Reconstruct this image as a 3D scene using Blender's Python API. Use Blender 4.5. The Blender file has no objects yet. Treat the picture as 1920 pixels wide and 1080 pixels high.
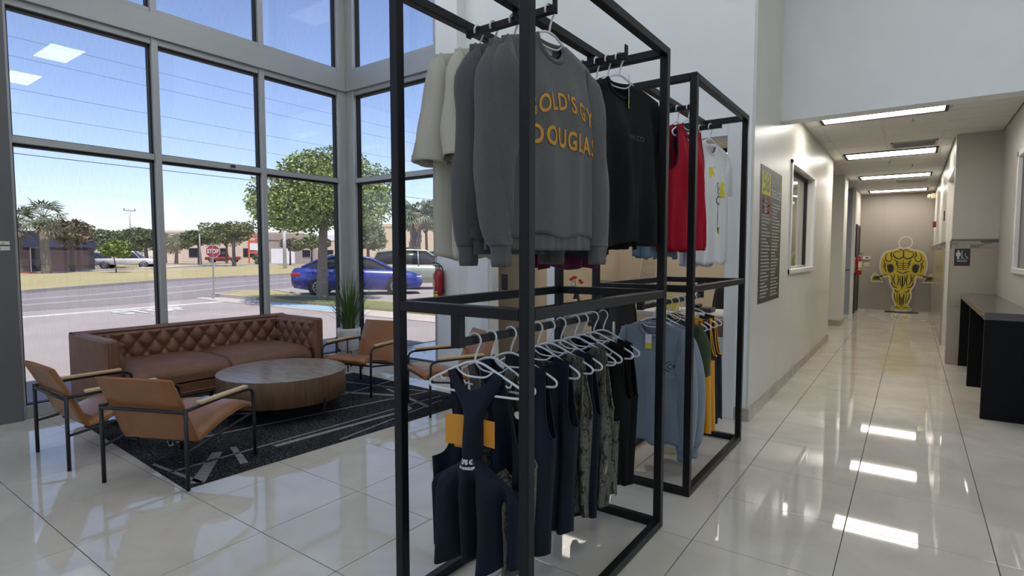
import bpy, math, random
from mathutils import Vector, Matrix
from math import sin, cos, pi, sqrt, radians as rad
random.seed(11)
SC = bpy.context.scene
COL = SC.collection
# ------------------------------------------------------------ camera
cam = bpy.data.cameras.new('camera')
cam.sensor_width = 36.0
cam.lens = 36.0 * 1042.94 / 1920.0
cam.clip_start = 0.05
cam.clip_end = 800
camo = bpy.data.objects.new('camera', cam)
camo.location = (0, 0, 1.41)
camo.rotation_euler = (pi / 2 - 0.060979, 0, 0.622503)
COL.objects.link(camo)
SC.camera = camo
# ------------------------------------------------------------ world, sun, exposure
W = bpy.data.worlds.new('sky')
SC.world = W
W.use_nodes = True
wn = W.node_tree.nodes
wl = W.node_tree.links
sky = wn.new('ShaderNodeTexSky')
sky.sky_type = 'NISHITA'
sky.sun_disc = False
sky.sun_elevation = rad(58)
sky.sun_rotation = rad(125)
sky.altitude = 20
sky.air_density = 1.0
sky.dust_density = 0.6
sky.ozone_density = 2.2
tint = wn.new('ShaderNodeMixRGB')
tint.blend_type = 'MULTIPLY'
tint.inputs[0].default_value = 1.0
tint.inputs[2].default_value = (1.0, .93, 1.03, 1)
wl.new(sky.outputs[0], tint.inputs[1])
wl.new(tint.outputs[0], wn['Background'].inputs[0])
wn['Background'].inputs[1].default_value = 0.275
sun = bpy.data.lights.new('sun', 'SUN')
sun.energy = 7.5
sun.angle = rad(0.6)
sun.color = (1.0, 0.94, 0.86)
suno = bpy.data.objects.new('sun', sun)
sd = Vector((0.50, -0.16, 0.0)).normalized() * cos(rad(68)) + Vector((0, 0, sin(rad(68))))
suno.rotation_euler = sd.to_track_quat('Z', 'Y').to_euler()
suno.location = (4, -6, 20)
COL.objects.link(suno)
SC.view_settings.view_transform = 'Standard'
SC.view_settings.look = 'None'
SC.view_settings.gamma = 1.0
SC.view_settings.use_curve_mapping = False
SC.view_settings.exposure = 0.0

# ------------------------------------------------------------ mesh helpers
def V(*a):
    return Vector(a)

def rotz(a):
    return Matrix.Rotation(a, 4, 'Z')

class MB:
    def __init__(s):
        s.v = []; s.f = []; s.sm = []
    def add(s, vs, fs, smooth=False, M=None):
        o = len(s.v)
        for p in vs:
            p = Vector(p)
            s.v.append(tuple(M @ p) if M is not None else tuple(p))
        for q in fs:
            s.f.append(tuple(i + o for i in q)); s.sm.append(smooth)
        return s
    def box(s, lo, hi, b=0.0, M=None):
        lo = Vector(lo); hi = Vector(hi)
        c = (lo + hi) / 2; h = (hi - lo) / 2
        h = Vector((abs(h.x), abs(h.y), abs(h.z)))
        if b <= 0:
            vs = [(c.x + sx * h.x, c.y + sy * h.y, c.z + sz * h.z) for sx in (-1, 1) for sy in (-1, 1) for sz in (-1, 1)]
            fs = [(0, 1, 3, 2), (4, 6, 7, 5), (0, 4, 5, 1), (2, 3, 7, 6), (0, 2, 6, 4), (1, 5, 7, 3)]
            return s.add(vs, fs, False, M)
        b = min(b, h.x * .99, h.y * .99, h.z * .99)
        vs = []; ix = {}
        for cx in (-1, 1):
            for cy in (-1, 1):
                for cz in (-1, 1):
                    sg = (cx, cy, cz)
                    for a in range(3):
                        p = [c[k] + sg[k] * (h[k] - (0 if k == a else b)) for k in range(3)]
                        ix[sg, a] = len(vs); vs.append(p)
        fs = []
        for a in range(3):
            k, l = [(1, 2), (2, 0), (0, 1)][a]
            for sa in (-1, 1):
                def cn(x, y):
                    t = [0, 0, 0]; t[a] = sa; t[k] = x; t[l] = y; return tuple(t)
                q = [ix[cn(-1, -1), a], ix[cn(1, -1), a], ix[cn(1, 1), a], ix[cn(-1, 1), a]]
                fs.append(tuple(q) if sa > 0 else tuple(q[::-1]))
        for a in range(3):
            for d in range(a + 1, 3):
                e = 3 - a - d
                for sa in (-1, 1):
                    for sdd in (-1, 1):
                        def cn2(x):
                            t = [0, 0, 0]; t[a] = sa; t[d] = sdd; t[e] = x; return tuple(t)
                        fs.append((ix[cn2(-1), a], ix[cn2(1), a], ix[cn2(1), d], ix[cn2(-1), d]))
        for cx in (-1, 1):
            for cy in (-1, 1):
                for cz in (-1, 1):
                    fs.append(tuple(ix[(cx, cy, cz), a] for a in range(3)))
        out = []
        for q in fs:
            pts = [Vector(vs[i]) for i in q]
            n = (pts[1] - pts[0]).cross(pts[2] - pts[0])
            m = sum(pts, Vector()) / len(pts) - c
            out.append(q if n.dot(m) >= 0 else q[::-1])
        return s.add(vs, out, False, M)
    def cbox(s, c, size, b=0.0, M=None):
        c = Vector(c); z = Vector(size) / 2
        return s.box(c - z, c + z, b, M)
    def tube(s, pts, r, n=8, closed=False, caps=True, M=None, sq=None):
        pts = [Vector(p) for p in pts]; N = len(pts)
        rr = r if isinstance(r, (list, tuple)) else [r] * N
        vs = []; fs = []; up = None
        for i, p in enumerate(pts):
            if closed:
                t = pts[(i + 1) % N] - pts[i - 1]
            else:
                t = pts[min(i + 1, N - 1)] - pts[max(i - 1, 0)]
            if t.length < 1e-9: t = Vector((0, 0, 1))
            t.normalize()
            if up is None:
                up = Vector((0, 0, 1)) if abs(t.z) < .9 else Vector((1, 0, 0))
            a = up - t * up.dot(t)
            if a.length < 1e-6: a = t.orthogonal()
            a.normalize(); up = a
            bb = t.cross(a)
            for k in range(n):
                th = 2 * pi * (k + (.5 if n == 4 else 0)) / n
                e = (sq or 1)
                vs.append(p + a * cos(th) * rr[i] + bb * sin(th) * rr[i] * e)
        for i in range(N if closed else N - 1):
            j = (i + 1) % N
            for k in range(n):
                l = (k + 1) % n
                fs.append((i * n + k, j * n + k, j * n + l, i * n + l))
        if caps and not closed:
            fs.append(tuple(range(n))); fs.append(tuple(range((N - 1) * n, N * n))[::-1])
        # orientation so that normals look outwards
        p0 = sum((Vector(vs[k]) for k in range(n)), Vector()) / n
        q = fs[0]; a = Vector(vs[q[0]])
        nn = (Vector(vs[q[1]]) - a).cross(Vector(vs[q[2]]) - a)
        if nn.dot(a - p0) < 0:
            fs = [f[::-1] for f in fs]
        return s.add(vs, fs, n > 4, M)
    def lathe(s, prof, n=24, c=(0, 0, 0), M=None, smooth=True, ax=1.0, ay=1.0):
        vs = []; fs = []; N = len(prof)
        for r, z in prof:
            for k in range(n):
                th = 2 * pi * k / n
                vs.append((c[0] + r * cos(th) * ax, c[1] + r * sin(th) * ay, c[2] + z))
        for i in range(N - 1):
            for k in range(n):
                l = (k + 1) % n
                fs.append((i * n + k, i * n + l, (i + 1) * n + l, (i + 1) * n + k))
        s.add(vs, fs, smooth, M)
        s.add(vs[:n], [tuple(range(n))[::-1]], False, M)
        return s.add(vs[-n:], [tuple(range(n))], False, M)
    def prism(s, poly, d, M=None, z0=0.0):
        # polygon in local XY, extruded from z0 to z0+d
        n = len(poly)
        ar = sum(poly[i][0] * poly[(i + 1) % n][1] - poly[(i + 1) % n][0] * poly[i][1] for i in range(n))
        if ar < 0: poly = poly[::-1]
        vs = [(x, y, z0) for x, y in poly] + [(x, y, z0 + d) for x, y in poly]
        fs = [tuple(range(n))[::-1], tuple(range(n, 2 * n))] + [(i, (i + 1) % n, n + (i + 1) % n, n + i) for i in range(n)]
        return s.add(vs, fs, False, M)
    def grid(s, fn, nu, nv, smooth=True, M=None, flip=False):
        vs = [fn(i / nu, j / nv) for j in range(nv + 1) for i in range(nu + 1)]
        fs = []
        for j in range(nv):
            for i in range(nu):
                a = j * (nu + 1) + i
                q = (a, a + 1, a + nu + 2, a + nu + 1)
                fs.append(q[::-1] if flip else q)
        return s.add(vs, fs, smooth, M)
    def loft(s, rings, smooth=True, caps=True, M=None):
        n = len(rings[0]); vs = [p for r in rings for p in r]; fs = []
        for i in range(len(rings) - 1):
            for k in range(n):
                l = (k + 1) % n
                fs.append((i * n + k, i * n + l, (i + 1) * n + l, (i + 1) * n + k))
        s.add(vs, fs, smooth, M)
        if caps:
            s.add(rings[0], [tuple(range(n))[::-1]], False, M)
            s.add(rings[-1], [tuple(range(n))], False, M)
        return s
    def ball(s, c, r, n=10, m=6, M=None):
        r = r if isinstance(r, (tuple, list)) else (r, r, r)
        vs = []; fs = []
        for j in range(m + 1):
            ph = pi * (j / m - .5)
            for k in range(n):
                th = 2 * pi * k / n
                vs.append((c[0] + r[0] * cos(ph) * cos(th), c[1] + r[1] * cos(ph) * sin(th), c[2] + r[2] * sin(ph)))
        for j in range(m):
            for k in range(n):
                l = (k + 1) % n
                fs.append((j * n + k, j * n + l, (j + 1) * n + l, (j + 1) * n + k))
        return s.add(vs, fs, True, M)
    def mesh(s, name):
        me = bpy.data.meshes.new(name)
        me.from_pydata(s.v, [], s.f)
        me.polygons.foreach_set('use_smooth', s.sm)
        me.update()
        return me
    def build(s, name, mat, parent=None, **kw):
        return mkobj(name, s.mesh(name), mat, parent, **kw)

def mkobj(name, me, mat, parent=None, label=None, cat=None, group=None, kind=None, loc=None, rz=None, solid=None):
    o = bpy.data.objects.new(name, me)
    if mat is not None and me is not None and not me.materials:
        me.materials.append(mat)
    COL.objects.link(o)
    if parent is not None: o.parent = parent
    if loc is not None: o.location = loc
    if rz is not None: o.rotation_euler = (0, 0, rz)
    if solid:
        m = o.modifiers.new('thickness', 'SOLIDIFY'); m.thickness = solid; m.offset = 0
    tag(o, label, cat, group, kind)
    return o

def tag(o, label=None, cat=None, group=None, kind=None):
    if label: o['label'] = label
    if cat: o['category'] = cat
    if group: o['group'] = group
    if kind: o['kind'] = kind
    return o

def thing(name, label, cat, loc=(0, 0, 0), rz=0.0, group=None):
    return mkobj(name, None, None, None, label, cat, group, None, loc, rz)

def struct(name, label=None, loc=(0, 0, 0)):
    return mkobj(name, None, None, None, label, None, None, 'structure', loc)

def text_mesh(txt, size=1.0, extrude=0.0, align='CENTER', bold=0.0, sx=1.0, spacing=1.0):
    cu = bpy.data.curves.new('t', 'FONT')
    cu.body = txt; cu.size = size; cu.align_x = align; cu.align_y = 'CENTER'
    cu.extrude = extrude; cu.offset = bold; cu.space_character = spacing
    cu.resolution_u = 3
    o = bpy.data.objects.new('t', cu)
    COL.objects.link(o)
    dg = bpy.context.evaluated_depsgraph_get()
    me = bpy.data.meshes.new_from_object(o.evaluated_get(dg))
    COL.objects.unlink(o)
    bpy.data.objects.remove(o)
    vs = [(v.co.x * sx, v.co.y, v.co.z) for v in me.vertices]
    fs = [tuple(p.vertices) for p in me.polygons]
    bpy.data.meshes.remove(me)
    return vs, fs

def lerp(a, b, t):
    return a + (b - a) * t

def sstep(x):
    x = max(0.0, min(1.0, x)); return x * x * (3 - 2 * x)

def catmull(pts, k=6):
    P = [Vector(p) for p in pts]; out = []
    for i in range(len(P) - 1):
        p0 = P[max(i - 1, 0)]; p1 = P[i]; p2 = P[i + 1]; p3 = P[min(i + 2, len(P) - 1)]
        for j in range(k):
            t = j / k
            out.append(.5 * ((2 * p1) + (p2 - p0) * t + (2 * p0 - 5 * p1 + 4 * p2 - p3) * t * t + (3 * p1 - p0 - 3 * p2 + p3) * t ** 3))
    out.append(P[-1])
    return out

# ------------------------------------------------------------ materials
def newmat(name):
    m = bpy.data.materials.new(name); m.use_nodes = True
    return m, m.node_tree.nodes, m.node_tree.links, m.node_tree.nodes['Principled BSDF']

def mat(name, col, rough=.5, metal=0.0, var=0.0, scale=8.0, bump=0.0, bscale=40.0, spec=.5, coat=0.0, sheen=0.0, stretch=(1, 1, 1), col2=None, detail=4.0, bdist=0.01):
    m, n, l, b = newmat(name)
    b.inputs['Base Color'].default_value = (*col, 1)
    b.inputs['Roughness'].default_value = rough
    b.inputs['Metallic'].default_value = metal
    b.inputs['Specular IOR Level'].default_value = spec
    b.inputs['Coat Weight'].default_value = coat
    b.inputs['Sheen Weight'].default_value = sheen
    if var > 0 or col2 or bump > 0:
        tc = n.new('ShaderNodeTexCoord'); mp = n.new('ShaderNodeMapping')
        mp.inputs['Scale'].default_value = stretch
        l.new(tc.outputs['Object'], mp.inputs[0])
    if var > 0 or col2:
        nz = n.new('ShaderNodeTexNoise'); nz.inputs['Scale'].default_value = scale; nz.inputs['Detail'].default_value = detail
        l.new(mp.outputs[0], nz.inputs['Vector'])
        cr = n.new('ShaderNodeValToRGB')
        c1 = tuple(max(0, c * (1 - var)) for c in col); c2 = col2 if col2 else tuple(min(1, c * (1 + var)) for c in col)
        cr.color_ramp.elements[0].position = .3; cr.color_ramp.elements[1].position = .7
        cr.color_ramp.elements[0].color = (*c1, 1); cr.color_ramp.elements[1].color = (*c2, 1)
        l.new(nz.outputs['Fac'], cr.inputs[0]); l.new(cr.outputs[0], b.inputs['Base Color'])
    if bump > 0:
        nb = n.new('ShaderNodeTexNoise'); nb.inputs['Scale'].default_value = bscale; nb.inputs['Detail'].default_value = 3
        l.new(mp.outputs[0], nb.inputs['Vector'])
        bp = n.new('ShaderNodeBump'); bp.inputs['Strength'].default_value = bump; bp.inputs['Distance'].default_value = bdist
        l.new(nb.outputs['Fac'], bp.inputs['Height']); l.new(bp.outputs[0], b.inputs['Normal'])
    return m

def emat(name, col, strength):
    m, n, l, b = newmat(name)
    b.inputs['Base Color'].default_value = (*col, 1)
    b.inputs['Emission Color'].default_value = (*col, 1)
    b.inputs['Emission Strength'].default_value = strength
    return m

def glassmat(name, tint, streak=0.0, refl=1.0):
    m = bpy.data.materials.new(name); m.use_nodes = True
    n = m.node_tree.nodes; l = m.node_tree.links
    n.remove(n['Principled BSDF'])
    tr = n.new('ShaderNodeBsdfTransparent'); gl = n.new('ShaderNodeBsdfGlossy'); gl.inputs['Roughness'].default_value = 0.0
    lw = n.new('ShaderNodeLayerWeight'); lw.inputs['Blend'].default_value = .5
    pw = n.new('ShaderNodeMath'); pw.operation = 'POWER'; pw.inputs[1].default_value = 5.0
    mu = n.new('ShaderNodeMath'); mu.operation = 'MULTIPLY_ADD'; mu.inputs[1].default_value = .9 * refl; mu.inputs[2].default_value = .045 * refl
    mx = n.new('ShaderNodeMixShader')
    l.new(lw.outputs['Facing'], pw.inputs[0]); l.new(pw.outputs[0], mu.inputs[0]); l.new(mu.outputs[0], mx.inputs[0])
    l.new(tr.outputs[0], mx.inputs[1]); l.new(gl.outputs[0], mx.inputs[2])
    l.new(mx.outputs[0], n['Material Output'].inputs[0])
    tr.inputs[0].default_value = (*tint, 1)
    if streak > 0:
        tc = n.new('ShaderNodeTexCoord'); mp = n.new('ShaderNodeMapping'); mp.inputs['Scale'].default_value = (160, 160, 9)
        nz = n.new('ShaderNodeTexNoise'); nz.inputs['Scale'].default_value = 1.0; nz.inputs['Detail'].default_value = 5
        cr = n.new('ShaderNodeValToRGB')
        cr.color_ramp.elements[0].position = .3; cr.color_ramp.elements[1].position = .7
        cr.color_ramp.elements[0].color = (*[c * (1 - streak) for c in tint], 1); cr.color_ramp.elements[1].color = (*[min(1, c * (1 + streak)) for c in tint], 1)
        l.new(tc.outputs['Object'], mp.inputs[0]); l.new(mp.outputs[0], nz.inputs['Vector']); l.new(nz.outputs['Fac'], cr.inputs[0]); l.new(cr.outputs[0], tr.inputs[0])
    return m

M = {}
def tilemat():
    m, n, l, b = newmat('polished porcelain tile')
    oi = n.new('ShaderNodeObjectInfo'); tc = n.new('ShaderNodeTexCoord')
    ad = n.new('ShaderNodeVectorMath'); ad.operation = 'ADD'
    l.new(tc.outputs['Object'], ad.inputs[0]); l.new(oi.outputs['Location'], ad.inputs[1])
    nz = n.new('ShaderNodeTexNoise'); nz.inputs['Scale'].default_value = 2.2; nz.inputs['Detail'].default_value = 8; nz.inputs['Distortion'].default_value = 1.2
    l.new(ad.outputs[0], nz.inputs['Vector'])
    cr = n.new('ShaderNodeValToRGB')
    cr.color_ramp.elements[0].position = .35; cr.color_ramp.elements[1].position = .65
    cr.color_ramp.elements[0].color = (.52, .475, .405, 1); cr.color_ramp.elements[1].color = (.59, .55, .48, 1)
    l.new(nz.outputs['Fac'], cr.inputs[0]); l.new(cr.outputs[0], b.inputs['Base Color'])
    b.inputs['Roughness'].default_value = .035
    b.inputs['IOR'].default_value = 1.55
    return m
M['tile'] = tilemat()
M['grout'] = mat('dark grout', (.06, .055, .05), .9)
M['white'] = mat('white painted plaster', (.78, .79, .785), .55, var=.02, scale=3, bump=.05, bscale=120, bdist=.002)
M['nookwhite'] = mat('satin paint greyed for shade', (.44, .43, .40), .4, var=.02, scale=3)  # shade in the colour: white greyed so nook and right wall stay dim
M['hallwhite'] = mat('warm white satin paint', (.66, .645, .59), .35, var=.02, scale=3, bump=.05, bscale=90, bdist=.002)
M['greyclad'] = mat('grey metal column cladding', (.12, .12, .121), .45, var=.04, scale=2)
M['alu'] = mat('pale grey window aluminium', (.42, .43, .42), .38, metal=.25, var=.03, scale=4)
M['gasket'] = mat('black rubber gasket', (.012, .012, .013), .6)
M['glass'] = glassmat('tinted window glass', (.84, .84, .84), .03, 1.1)
M['clear'] = glassmat('clear interior glass', (.9, .92, .9), 0, 1.0)
M['taupe'] = mat('taupe wall paint', (.285, .25, .215), .5, var=.02, scale=2)
M['beige'] = mat('beige office wall paint', (.46, .40, .31), .6, var=.03, scale=2)
M['ceil'] = mat('white mineral ceiling tile', (.66, .65, .62), .85, var=.03, scale=60, bump=.2, bscale=180, bdist=.003)
M['ceilgrid'] = mat('white ceiling grid', (.62, .62, .6), .5)
M['base'] = mat('grey stone baseboard tile', (.38, .34, .29), .25, var=.12, scale=6)
M['blacksteel'] = mat('black powder coated steel', (.0055, .0058, .0068), .42, var=.1, scale=20, spec=.3)
M['white_plastic'] = mat('white plastic', (.72, .73, .76), .3)
M['wallwhitegloss'] = mat('glossy white trim paint', (.70, .70, .70), .25)
# ============================================================ STRUCTURE
def wall(name, axis, a0, a1, t0, t1, z0, z1, openings=(), mt='white', parent=None):
    """wall along axis ('x' or 'y') from a0..a1, thickness t0..t1, rectangular openings (a,b,zlo,zhi)"""
    mb = MB()
    def bx(p, q, zl, zh):
        if q - p < 1e-5 or zh - zl < 1e-5: return
        if axis == 'x': mb.box((p, t0, zl), (q, t1, zh))
        else: mb.box((t0, p, zl), (t1, q, zh))
    cur = a0
    for (p, q, zl, zh) in sorted(openings):
        bx(cur, p, z0, z1); bx(p, q, z0, zl); bx(p, q, zh, z1); cur = q
    bx(cur, a1, z0, z1)
    return mb.build(name, M[mt], parent, kind=None if parent else 'structure')

CEIL = 5.4
# ---- floor with separate tiles
fl = MB().box((-6.3, -6, -.15), (5, 17.0, -.0025)).build('floor', M['grout'], kind='structure')
TX0, TY0, TS = -1.4336, .2888, .6
tile_me = MB()
tile_me.box((-.2980, -.2980, -.011), (.2980, .2980, 0), .0012)
tile_me = tile_me.mesh('tile'); tile_me.materials.append(M['tile'])
cm = camo.rotation_euler.to_matrix().transposed()
def inview(p, mg=30):
    c = cm @ (Vector(p) - Vector((0, 0, 1.41)))
    if c.z > -.1: return False
    x = 960 + 1042.94 * c.x / -c.z; y = 540 - 1042.94 * c.y / -c.z
    return -mg < x < 1920 + mg and -mg < y < 1080 + mg
cand = []; rest = MB()
for i in range(-9, 11):
    for j in range(-11, 29):
        cx = TX0 + (i + .5) * TS; cy = TY0 + (j + .5) * TS
        if cx < -6.45 or cx > 5 or cy > 17.1 or cy < -6: continue
        vis = any(inview((cx + a * .3, cy + b * .3, 0)) for a in (-1, 0, 1) for b in (-1, 0, 1))
        hidden = (cy > 5.3 and cx < -1.4) or (cy > 5 and cx > 1.2) or (cy > 9.3 and cx > .8)
        if vis and not hidden and -6.5 < cx < 5: cand.append((cx * cx + cy * cy, cx, cy))
        else: rest.box((cx - .2980, cy - .2980, -.011), (cx + .2980, cy + .2980, 0))
cand.sort()
for k, (d, cx, cy) in enumerate(cand):
    if k < 300: mkobj('floor_tile', tile_me, None, fl, loc=(cx, cy, 0))
    else: rest.box((cx - .2980, cy - .2980, -.011), (cx + .2980, cy + .2980, 0), .0012)
rest.build('tile_field', M['tile'], fl, kind='stuff')

# ---- curtain walls
XF, XG = -6.10, -6.17           # inner face of frames / glass
FD = .12
ZT0, ZT1, ZH0, ZH1, ZB1 = 2.337, 2.397, 3.46, 3.53, 3.76
ZTOP = 5.30
def curtain(w, axis, face, sgn, posts, zlist, glass_off=.075):
    """posts = [(a0,a1)], zlist = [(z0,z1)] horizontal members; panes between. sgn=-1 when the outside lies at smaller coordinate"""
    def bx(mb, a0, a1, n0, n1, z0, z1, b=0.0):
        n0 = face + sgn * n0; n1 = face + sgn * n1
        if axis == 'y': mb.box((min(n0, n1), a0, z0), (max(n0, n1), a1, z1), b)
        else: mb.box((a0, min(n0, n1), z0), (a1, max(n0, n1), z1), b)
    for a0, a1 in posts:
        mb = MB(); bx(mb, a0, a1, 0, FD, 0, ZTOP, .004); mb.build('mullion', M['alu'], w)
    for i in range(len(posts) - 1):
        p, q = posts[i][1], posts[i + 1][0]
        for z0, z1 in zlist:
            mb = MB()
            bx(mb, p, q, .012, FD, z0, z1, .004)
            mb.build('transom', M['alu'], w)
        for k in range(len(zlist) - 1):
            zl, zh = zlist[k][1], zlist[k + 1][0]
            if zh - zl < .25: continue
            g = MB(); bx(g, p, q, glass_off, glass_off + .012, zl, zh)
            g.build('pane', M['glass'], w)
            g = MB(); e = .016
            for (aa, bb, z0, z1) in ((p, p + e, zl, zh), (q - e, q, zl, zh), (p, q, zl, zl + e * .6), (p, q, zh - e * 1.4, zh)):
                bx(g, aa, bb, glass_off - .03, glass_off + .03, z0, z1)
            g.build('gasket', M['gasket'], w)
zl = [(0, .11), (ZT0, ZT1), (ZH0, ZH1), (ZB1, ZB1 + .045), (ZTOP - .06, ZTOP)]
w1 = struct('window_1', 'tall grey framed window wall behind the tufted sofa', (0, 0, 0))
curtain(w1, 'y', XF, -1, [(1.345, 1.385), (2.465, 2.525), (3.575, 3.635), (4.64, 4.90)], zl)
MB().box((-6.22, 1.345, ZH1), (-6.092, 4.752, ZB1), .003).build('spandrel_beam', M['alu'], w1)
MB().box((-6.105, 1.36, ZH1 - .012), (-6.075, 4.735, ZH1 + .012), .003).build('beam_lip', M['alu'], w1)
MB().box((-6.088, 3.205, ZT0 + .02), (-6.075, 3.255, ZT0 + .045), .002).build('sensor', M['gasket'], w1)
w2 = struct('window_2', 'tall grey framed window wall beside the fire extinguisher')
curtain(w2, 'x', 4.76, 1, [(-6.10, -5.945), (-4.53, -4.50)], zl)
MB().box((-6.09, 4.752, ZH1), (-4.5, 4.88, ZB1), .003).build('spandrel_beam', M['alu'], w2)
MB().box((-6.075, 4.735, ZH1 - .012), (-4.5, 4.765, ZH1 + .012), .003).build('beam_lip', M['alu'], w2)
w3 = struct('window_3', 'window wall of the front bay beyond the grey column')
curtain(w3, 'y', XF, -1, [(-4.6, -4.5), (-3.2, -3.14), (-1.85, -1.79), (-.5, -.44), (.62, .70)], zl)
# column and remaining left wall
col = MB().box((-6.35, .98, 0), (-6.075, 1.345, CEIL), .004).build('wall_column', M['greyclad'], kind='structure')
MB().box((-6.08, 1.115, 0), (-6.062, 1.36, CEIL), .003).build('cladding_panel', M['greyclad'], col)
MB().box((-6.08, .99, 2.28), (-6.066, 1.109, CEIL), .002).build('cladding_panel', M['greyclad'], col)
MB().box((-6.08, .99, 0), (-6.066, 1.109, 2.272), .002).build('cladding_panel', M['greyclad'], col)
wl_ = MB()
wl_.box((-6.35, .70, 0), (-6.1, .98, CEIL)); wl_.box((-6.35, -6, 0), (-6.1, -4.6, CEIL)); wl_.box((-6.35, -6, ZTOP), (-6.1, 5.06, CEIL + .3))
wl_.build('wall_left', M['white'], kind='structure')

# ---- back wall of the lobby with two openings into the office
OPEN = [(-3.85, -3.07, 0, 2.12), (-2.99, -1.29, 0, 2.40)]
wb = wall('wall_back', 'x', -4.17, -1.22, 4.92, 5.06, 0, CEIL, OPEN)
MB().box((-4.50, 4.765, 0), (-4.17, 5.06, CEIL), .004).build('pilaster', M['white'], wb)
mb = MB()
mb.box((-6.35, 4.80, ZTOP), (-4.5, 5.06, CEIL + .3)); mb.build('window_header', M['white'], wb)
tr1 = struct('trim_1', 'white door frame between the lobby and the office')
for a, b in ((-1.29, -1.19), ):
    MB().box((a, 4.895, 0), (b, 4.93, 2.50), .004).build('casing', M['wallwhitegloss'], tr1)
MB().box((-3.07, 4.895, 0), (-2.97, 4.93, 2.50), .004).build('casing', M['wallwhitegloss'], tr1)
MB().box((-2.97, 4.895, 2.40), (-1.29, 4.93, 2.50), .004).build('casing', M['wallwhitegloss'], tr1)
MB().box((-1.30, 4.93, 0), (-1.275, 5.08, 2.40), .003).build('jamb', M['wallwhitegloss'], tr1)
MB().box((-3.0, 4.93, 0), (-2.985, 5.08, 2.40), .003).build('jamb', M['wallwhitegloss'], tr1)
MB().box((-3.0, 4.93, 2.39), (-1.275, 5.08, 2.405), .003).build('jamb', M['wallwhitegloss'], tr1)
tr2 = struct('trim_2', 'white door frame of the narrow office doorway')
MB().box((-3.95, 4.895, 0), (-3.85, 4.93, 2.2), .004).build('casing', M['wallwhitegloss'], tr2)
MB().box((-3.85, 4.895, 2.12), (-3.07, 4.93, 2.2), .004).build('casing', M['wallwhitegloss'], tr2)
MB().box((-3.855, 4.93, 0), (-3.835, 5.08, 2.12), .003).build('jamb', M['wallwhitegloss'], tr2)
MB().box((-3.80, 5.085, 1.0), (-3.72, 5.10, 1.18), .002).build('strike_plate', M['gasket'], tr2)

# ---- hall walls
HC = 2.92
wh = wall('wall_hall_left', 'y', 4.92, 10.4, -1.22, -1.08, 0, HC + .1, [(6.66, 8.30, 1.235, 2.385)], 'hallwhite')
MB().box((-1.22, 4.92, HC + .1), (-1.08, 6.2, CEIL)).build('upper_return', M['hallwhite'], wh)
MB().box((-1.222, 4.912, 0), (-1.10, 4.92, CEIL)).build('end_face', M['white'], wh)
w4 = struct('window_4', 'interior window in the hall wall beside the exercise poster')
for lo, hi in (((-1.10, 6.60, 1.195), (-1.055, 8.36, 1.245)), ((-1.10, 6.60, 2.375), (-1.062, 8.36, 2.42)), ((-1.10, 6.60, 1.195), (-1.062, 6.665, 2.42)), ((-1.10, 8.295, 1.195), (-1.062, 8.36, 2.42))):
    MB().box(lo, hi, .004).build('casing', M['wallwhitegloss'], w4)
MB().box((-1.19, 8.255, 1.245), (-1.15, 8.30, 2.375), .002).build('glazing_bead', M['gasket'], w4)
MB().box((-1.19, 6.66, 2.345), (-1.15, 8.30, 2.385), .002).build('glazing_bead', M['gasket'], w4)
MB().box((-1.19, 6.66, 1.235), (-1.15, 8.30, 1.265), .002).build('glazing_bead', M['alu'], w4)
MB().box((-1.174, 6.66, 1.26), (-1.168, 8.26, 2.35)).build('pane', M['clear'], w4)
wall('wall_hall_pier', 'y', 12.6, 13.25, -3.0, -1.10, 0, HC + .1, (), 'hallwhite')
wall('wall_hall_far', 'y', 15.25, 17.0, -3.0, -1.10, 0, HC + .1, (), 'hallwhite')
M['bluegrey'] = mat('blue grey paint', (.26, .27, .33), .5)
MB().box((-3.15, 10.2, 0), (-3.0, 17, HC + .1)).build('wall_side_corridor', M['bluegrey'], kind='structure')
MB().box((-3.0, 15.15, 0), (-1.16, 15.25, HC)).build('wall_side_room', M['bluegrey'], kind='structure')
wall('wall_hall_end', 'x', -3.0, 2.4, 16.9, 17.05, 0, HC + .1, (), 'taupe')
# right hand side
M['walltile'] = mat('taupe glossy wall tile', (.33, .29, .25), .16, var=.05, scale=3)
M['mosaic1'] = mat('grey mosaic stone', (.30, .29, .27), .3, var=.15, scale=20)
M['mosaic2'] = mat('brown mosaic stone', (.16, .135, .11), .3, var=.15, scale=20)
M['mosaic3'] = mat('dark mosaic stone', (.10, .098, .095), .25, var=.15, scale=20)
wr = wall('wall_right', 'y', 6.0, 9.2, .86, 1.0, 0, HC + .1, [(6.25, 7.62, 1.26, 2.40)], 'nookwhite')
w5 = struct('window_5', 'white framed window in the right wall above the console')
for lo, hi in (((.835, 6.2, 1.215), (.88, 7.68, 1.27)), ((.84, 6.2, 2.39), (.88, 7.68, 2.45)), ((.84, 7.61, 1.215), (.88, 7.68, 2.45))):
    MB().box(lo, hi, .004).build('casing', M['wallwhitegloss'], w5)
MB().box((.93, 6.25, 1.26), (.936, 7.62, 2.40)).build('pane', M['clear'], w5)
MB().box((1.25, 6.0, .8), (1.3, 8.2, 2.8)).build('wall_beyond_right', M['bluegrey'], kind='structure')
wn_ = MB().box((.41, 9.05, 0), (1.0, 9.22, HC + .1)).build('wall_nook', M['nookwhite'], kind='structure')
wh2 = wall('wall_hall_right', 'y', 10.85, 16.9, .41, .56, 0, HC + .1, (), 'hallwhite')
MB().box((.41, 9.22, 2.52), (.56, 10.85, HC + .1)).build('door_header', M['hallwhite'], wh2)
MB().box((.49, 9.22, 0), (.56, 10.85, 2.52)).build('wall_restroom', M['walltile'], kind='structure')
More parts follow.
